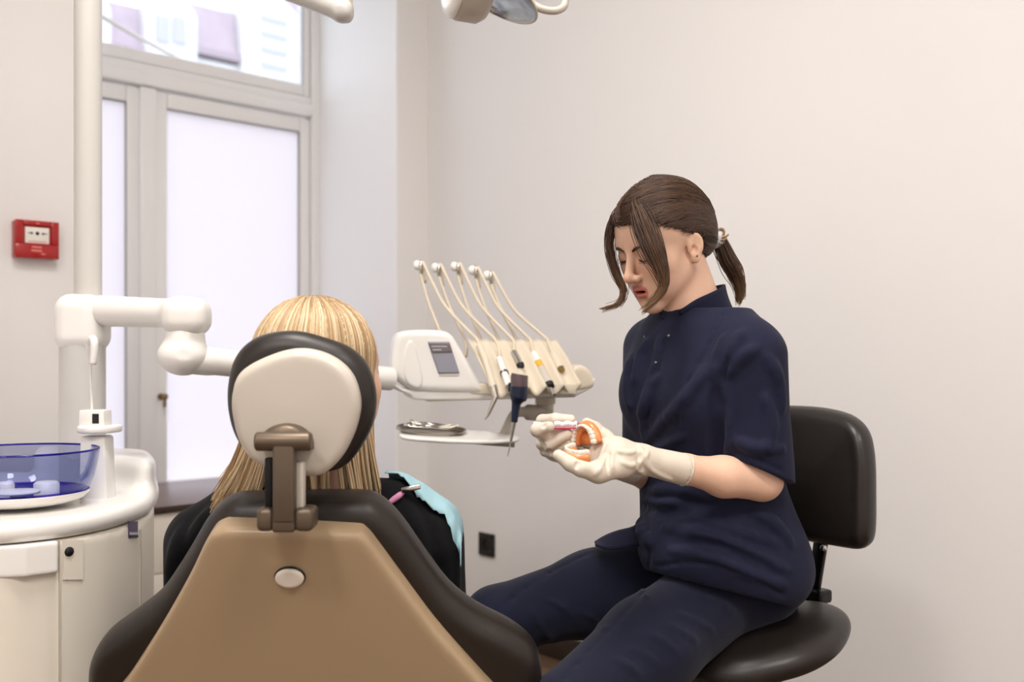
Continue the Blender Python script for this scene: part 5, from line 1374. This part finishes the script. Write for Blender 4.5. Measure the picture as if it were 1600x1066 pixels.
for pts in ([(1002, 708), (998, 722), (1001, 738)], [(951, 740), (949, 722), (953, 708)], [(900, 731), (905, 722)]): fold(gl, pts, .002, .005, groove=True)
glo = obj('glove', gl.mesh(2), 'glove_latex', dr_, label='cream latex glove on the left hand holding the jaw model')
ring_c = cufA + nrm(cufA - W(1002, 718, 1.676)) * .0; gax = nrm(cufA - W(1002, 718, 1.676))
obj('cuff_bead', lathe([(.0274 + .0013 * math.cos(t), .0014 * math.sin(t)) for t in np.linspace(0, 2 * math.pi, 9)], 40, ring_c, gax), 'glove_latex', glo)
gr = Field((.01, 1.60, .79), (.30, 1.88, 1.01), .0018)
gr.add(capsule(W(985, 732, 1.87), W(912, 712, 1.762), .0275, .0245)); gr.add(capsule(W(912, 712, 1.762), W(890, 700, 1.745), .0242, .027), .012)
gr.add(ell(W(872, 690, 1.738), (.030, .022, .036), basis(nrm([.9, .2, -.3]), nrm([-.2, 1, 0]), nrm([.3, 0, .9]))), .014)
chain(gr, [W(868, 672, 1.745), W(848, 658, 1.728), W(868, 655, 1.700), W(892, 656, 1.688)], [.0125, .0112, .0100, .0088], .004)  # index over the brush
chain(gr, [W(862, 690, 1.742), W(846, 679, 1.722), W(852, 684, 1.700), W(880, 671, 1.688)], [.0120, .0102, .0098, .0084], .002)
chain(gr, [W(864, 702, 1.742), W(847, 694, 1.720), W(858, 696, 1.690), W(887, 678, 1.680)], [.0125, .0108, .0108, .0088], .0015)
chain(gr, [W(872, 712, 1.742), W(852, 705, 1.722), W(864, 707, 1.698), W(889, 692, 1.688)], [.0115, .0098, .0096, .0080], .0015)
chain(gr, [W(878, 700, 1.720), W(858, 680, 1.700), W(840, 672, 1.680), W(858, 667, 1.668)], [.0145, .0118, .0118, .0092], .005)  # thumb
for pts in ([(844, 690), (850, 698), (846, 706)], [(852, 662), (848, 668)], [(856, 703), (862, 710)]): fold(gr, pts, .0018, .004, groove=True)
gro = obj('glove', gr.mesh(2), 'glove_latex', dr_, label='cream latex glove on the right hand gripping the toothbrush')

# ================================================================== jaw model and toothbrush in the hands
jm = empty('jaw_model', at(912, 708, 1.66)); tag(jm, 'opened dental jaw model with orange gums in the left glove', 'jaw model')
def arch(c, nrm_, fwd, w_, d_, name):
    n_ = nrm(nrm_); f_ = nrm(np.asarray(fwd) - n_ * np.dot(fwd, n_)); s_ = np.cross(f_, n_); A = []
    for t in np.linspace(-1.32, 1.32, 30): A.append(np.asarray(c) + s_ * w_ * math.sin(t) * (1 + .12 * math.cos(t)) + f_ * (d_ * (math.cos(t) * 1.25 - .45)))
    A = np.array(A)
    g = obj(name, join(tube(A - n_ * .004, .0088, 12, flat=.95, up=n_), loft([np.array([p - n_ * .0155 + (np.asarray(c) - p) * .0 for p in A]), np.array([p - n_ * .005 for p in A])])), 'gum_orange', jm)
    q = obj('base_plate', loft([A - n_ * .016, A - n_ * .0085]), 'gum_orange', jm, flat_angle=50)
    tm = None
    for i, t in enumerate(np.linspace(-1.26, 1.26, 14)):
        k = (t + 1.32) / 2.64 * 29; i0 = min(int(k), 28); p = A[i0] * (1 - (k - i0)) + A[i0 + 1] * (k - i0); tg = nrm(A[i0 + 1] - A[i0]); o_ = np.cross(tg, n_)
        if abs(t) > .85: sz = (.0048, .0052, .0056)
        elif abs(t) > .5: sz = (.0040, .0044, .0062)
        else: sz = (.0040, .0028, .0070)
        rr = [(ell(p + n_ * .0040, sz, basis(tg, o_, n_)), 0), (rbox(p + n_ * .0042, np.array(sz) * np.array([.82, .8, .85]), .0012, basis(tg, o_, n_)), .001)]
        obj('tooth', solid(rr, .0011, 1, .002), 'teeth', g)
arch(at(914, 690, 1.664), (-.74, -.60, .05), (-.12, .1, 1.0), .026, .033, 'upper_gum')
arch(at(905, 706, 1.648), (-.08, -.20, .97), (-1, -.45, 0), .025, .027, 'lower_gum')
obj('hinge', tube([at(926, 712, 1.69), at(926, 712, 1.655)], .003, 10), 'steel', jm)
tbx = empty('toothbrush', at(866, 667, 1.68)); tag(tbx, 'toothbrush with pink head and white bristles in the right glove', 'toothbrush')
b0, b1 = at(834, 663, 1.690), at(866, 667, 1.680); h1 = at(902, 668, 1.672)
obj('handle', tube(spl([b0, b0 * .5 + b1 * .5, b1], 10), [.0052, .0062, .0062, .006, .006, .0056, .0052, .0048, .0045, .0042], 14, flat=.8), 'brush_white', tbx)
hd0 = at(862, 668.5, 1.679)
obj('brush_head', tube(spl([hd0, hd0 * .6 + h1 * .4 - UZ * .0005, h1, h1 + np.array([.002, 0, .004]), h1 + np.array([.0032, 0, .008])], 18), np.r_[[.003, .0052], np.full(11, .0052), [.005, .0045, .004, .003, .0018]], 14, flat=.45), 'brush_pink', tbx)
obj('neck', tube([at(861, 664, 1.682), at(866, 668, 1.677)], [.0052, .0048], 12), 'brush_pink', tbx)
tufts = []
dxh = (h1 - hd0)
for i in range(11):
    for j in range(3):
        p = hd0 + dxh * (.14 + .80 * i / 10) + np.array([0, (j - 1) * .0030, .001]); L_ = .0092 + .0012 * math.sin(i * 1.3)
        tufts.append(tube([p, p + UZ * L_], [.0018, .0019], 6))
bo_ = obj('bristles', join(*tufts), 'brush_white', tbx); bo_['kind'] = 'stuff'
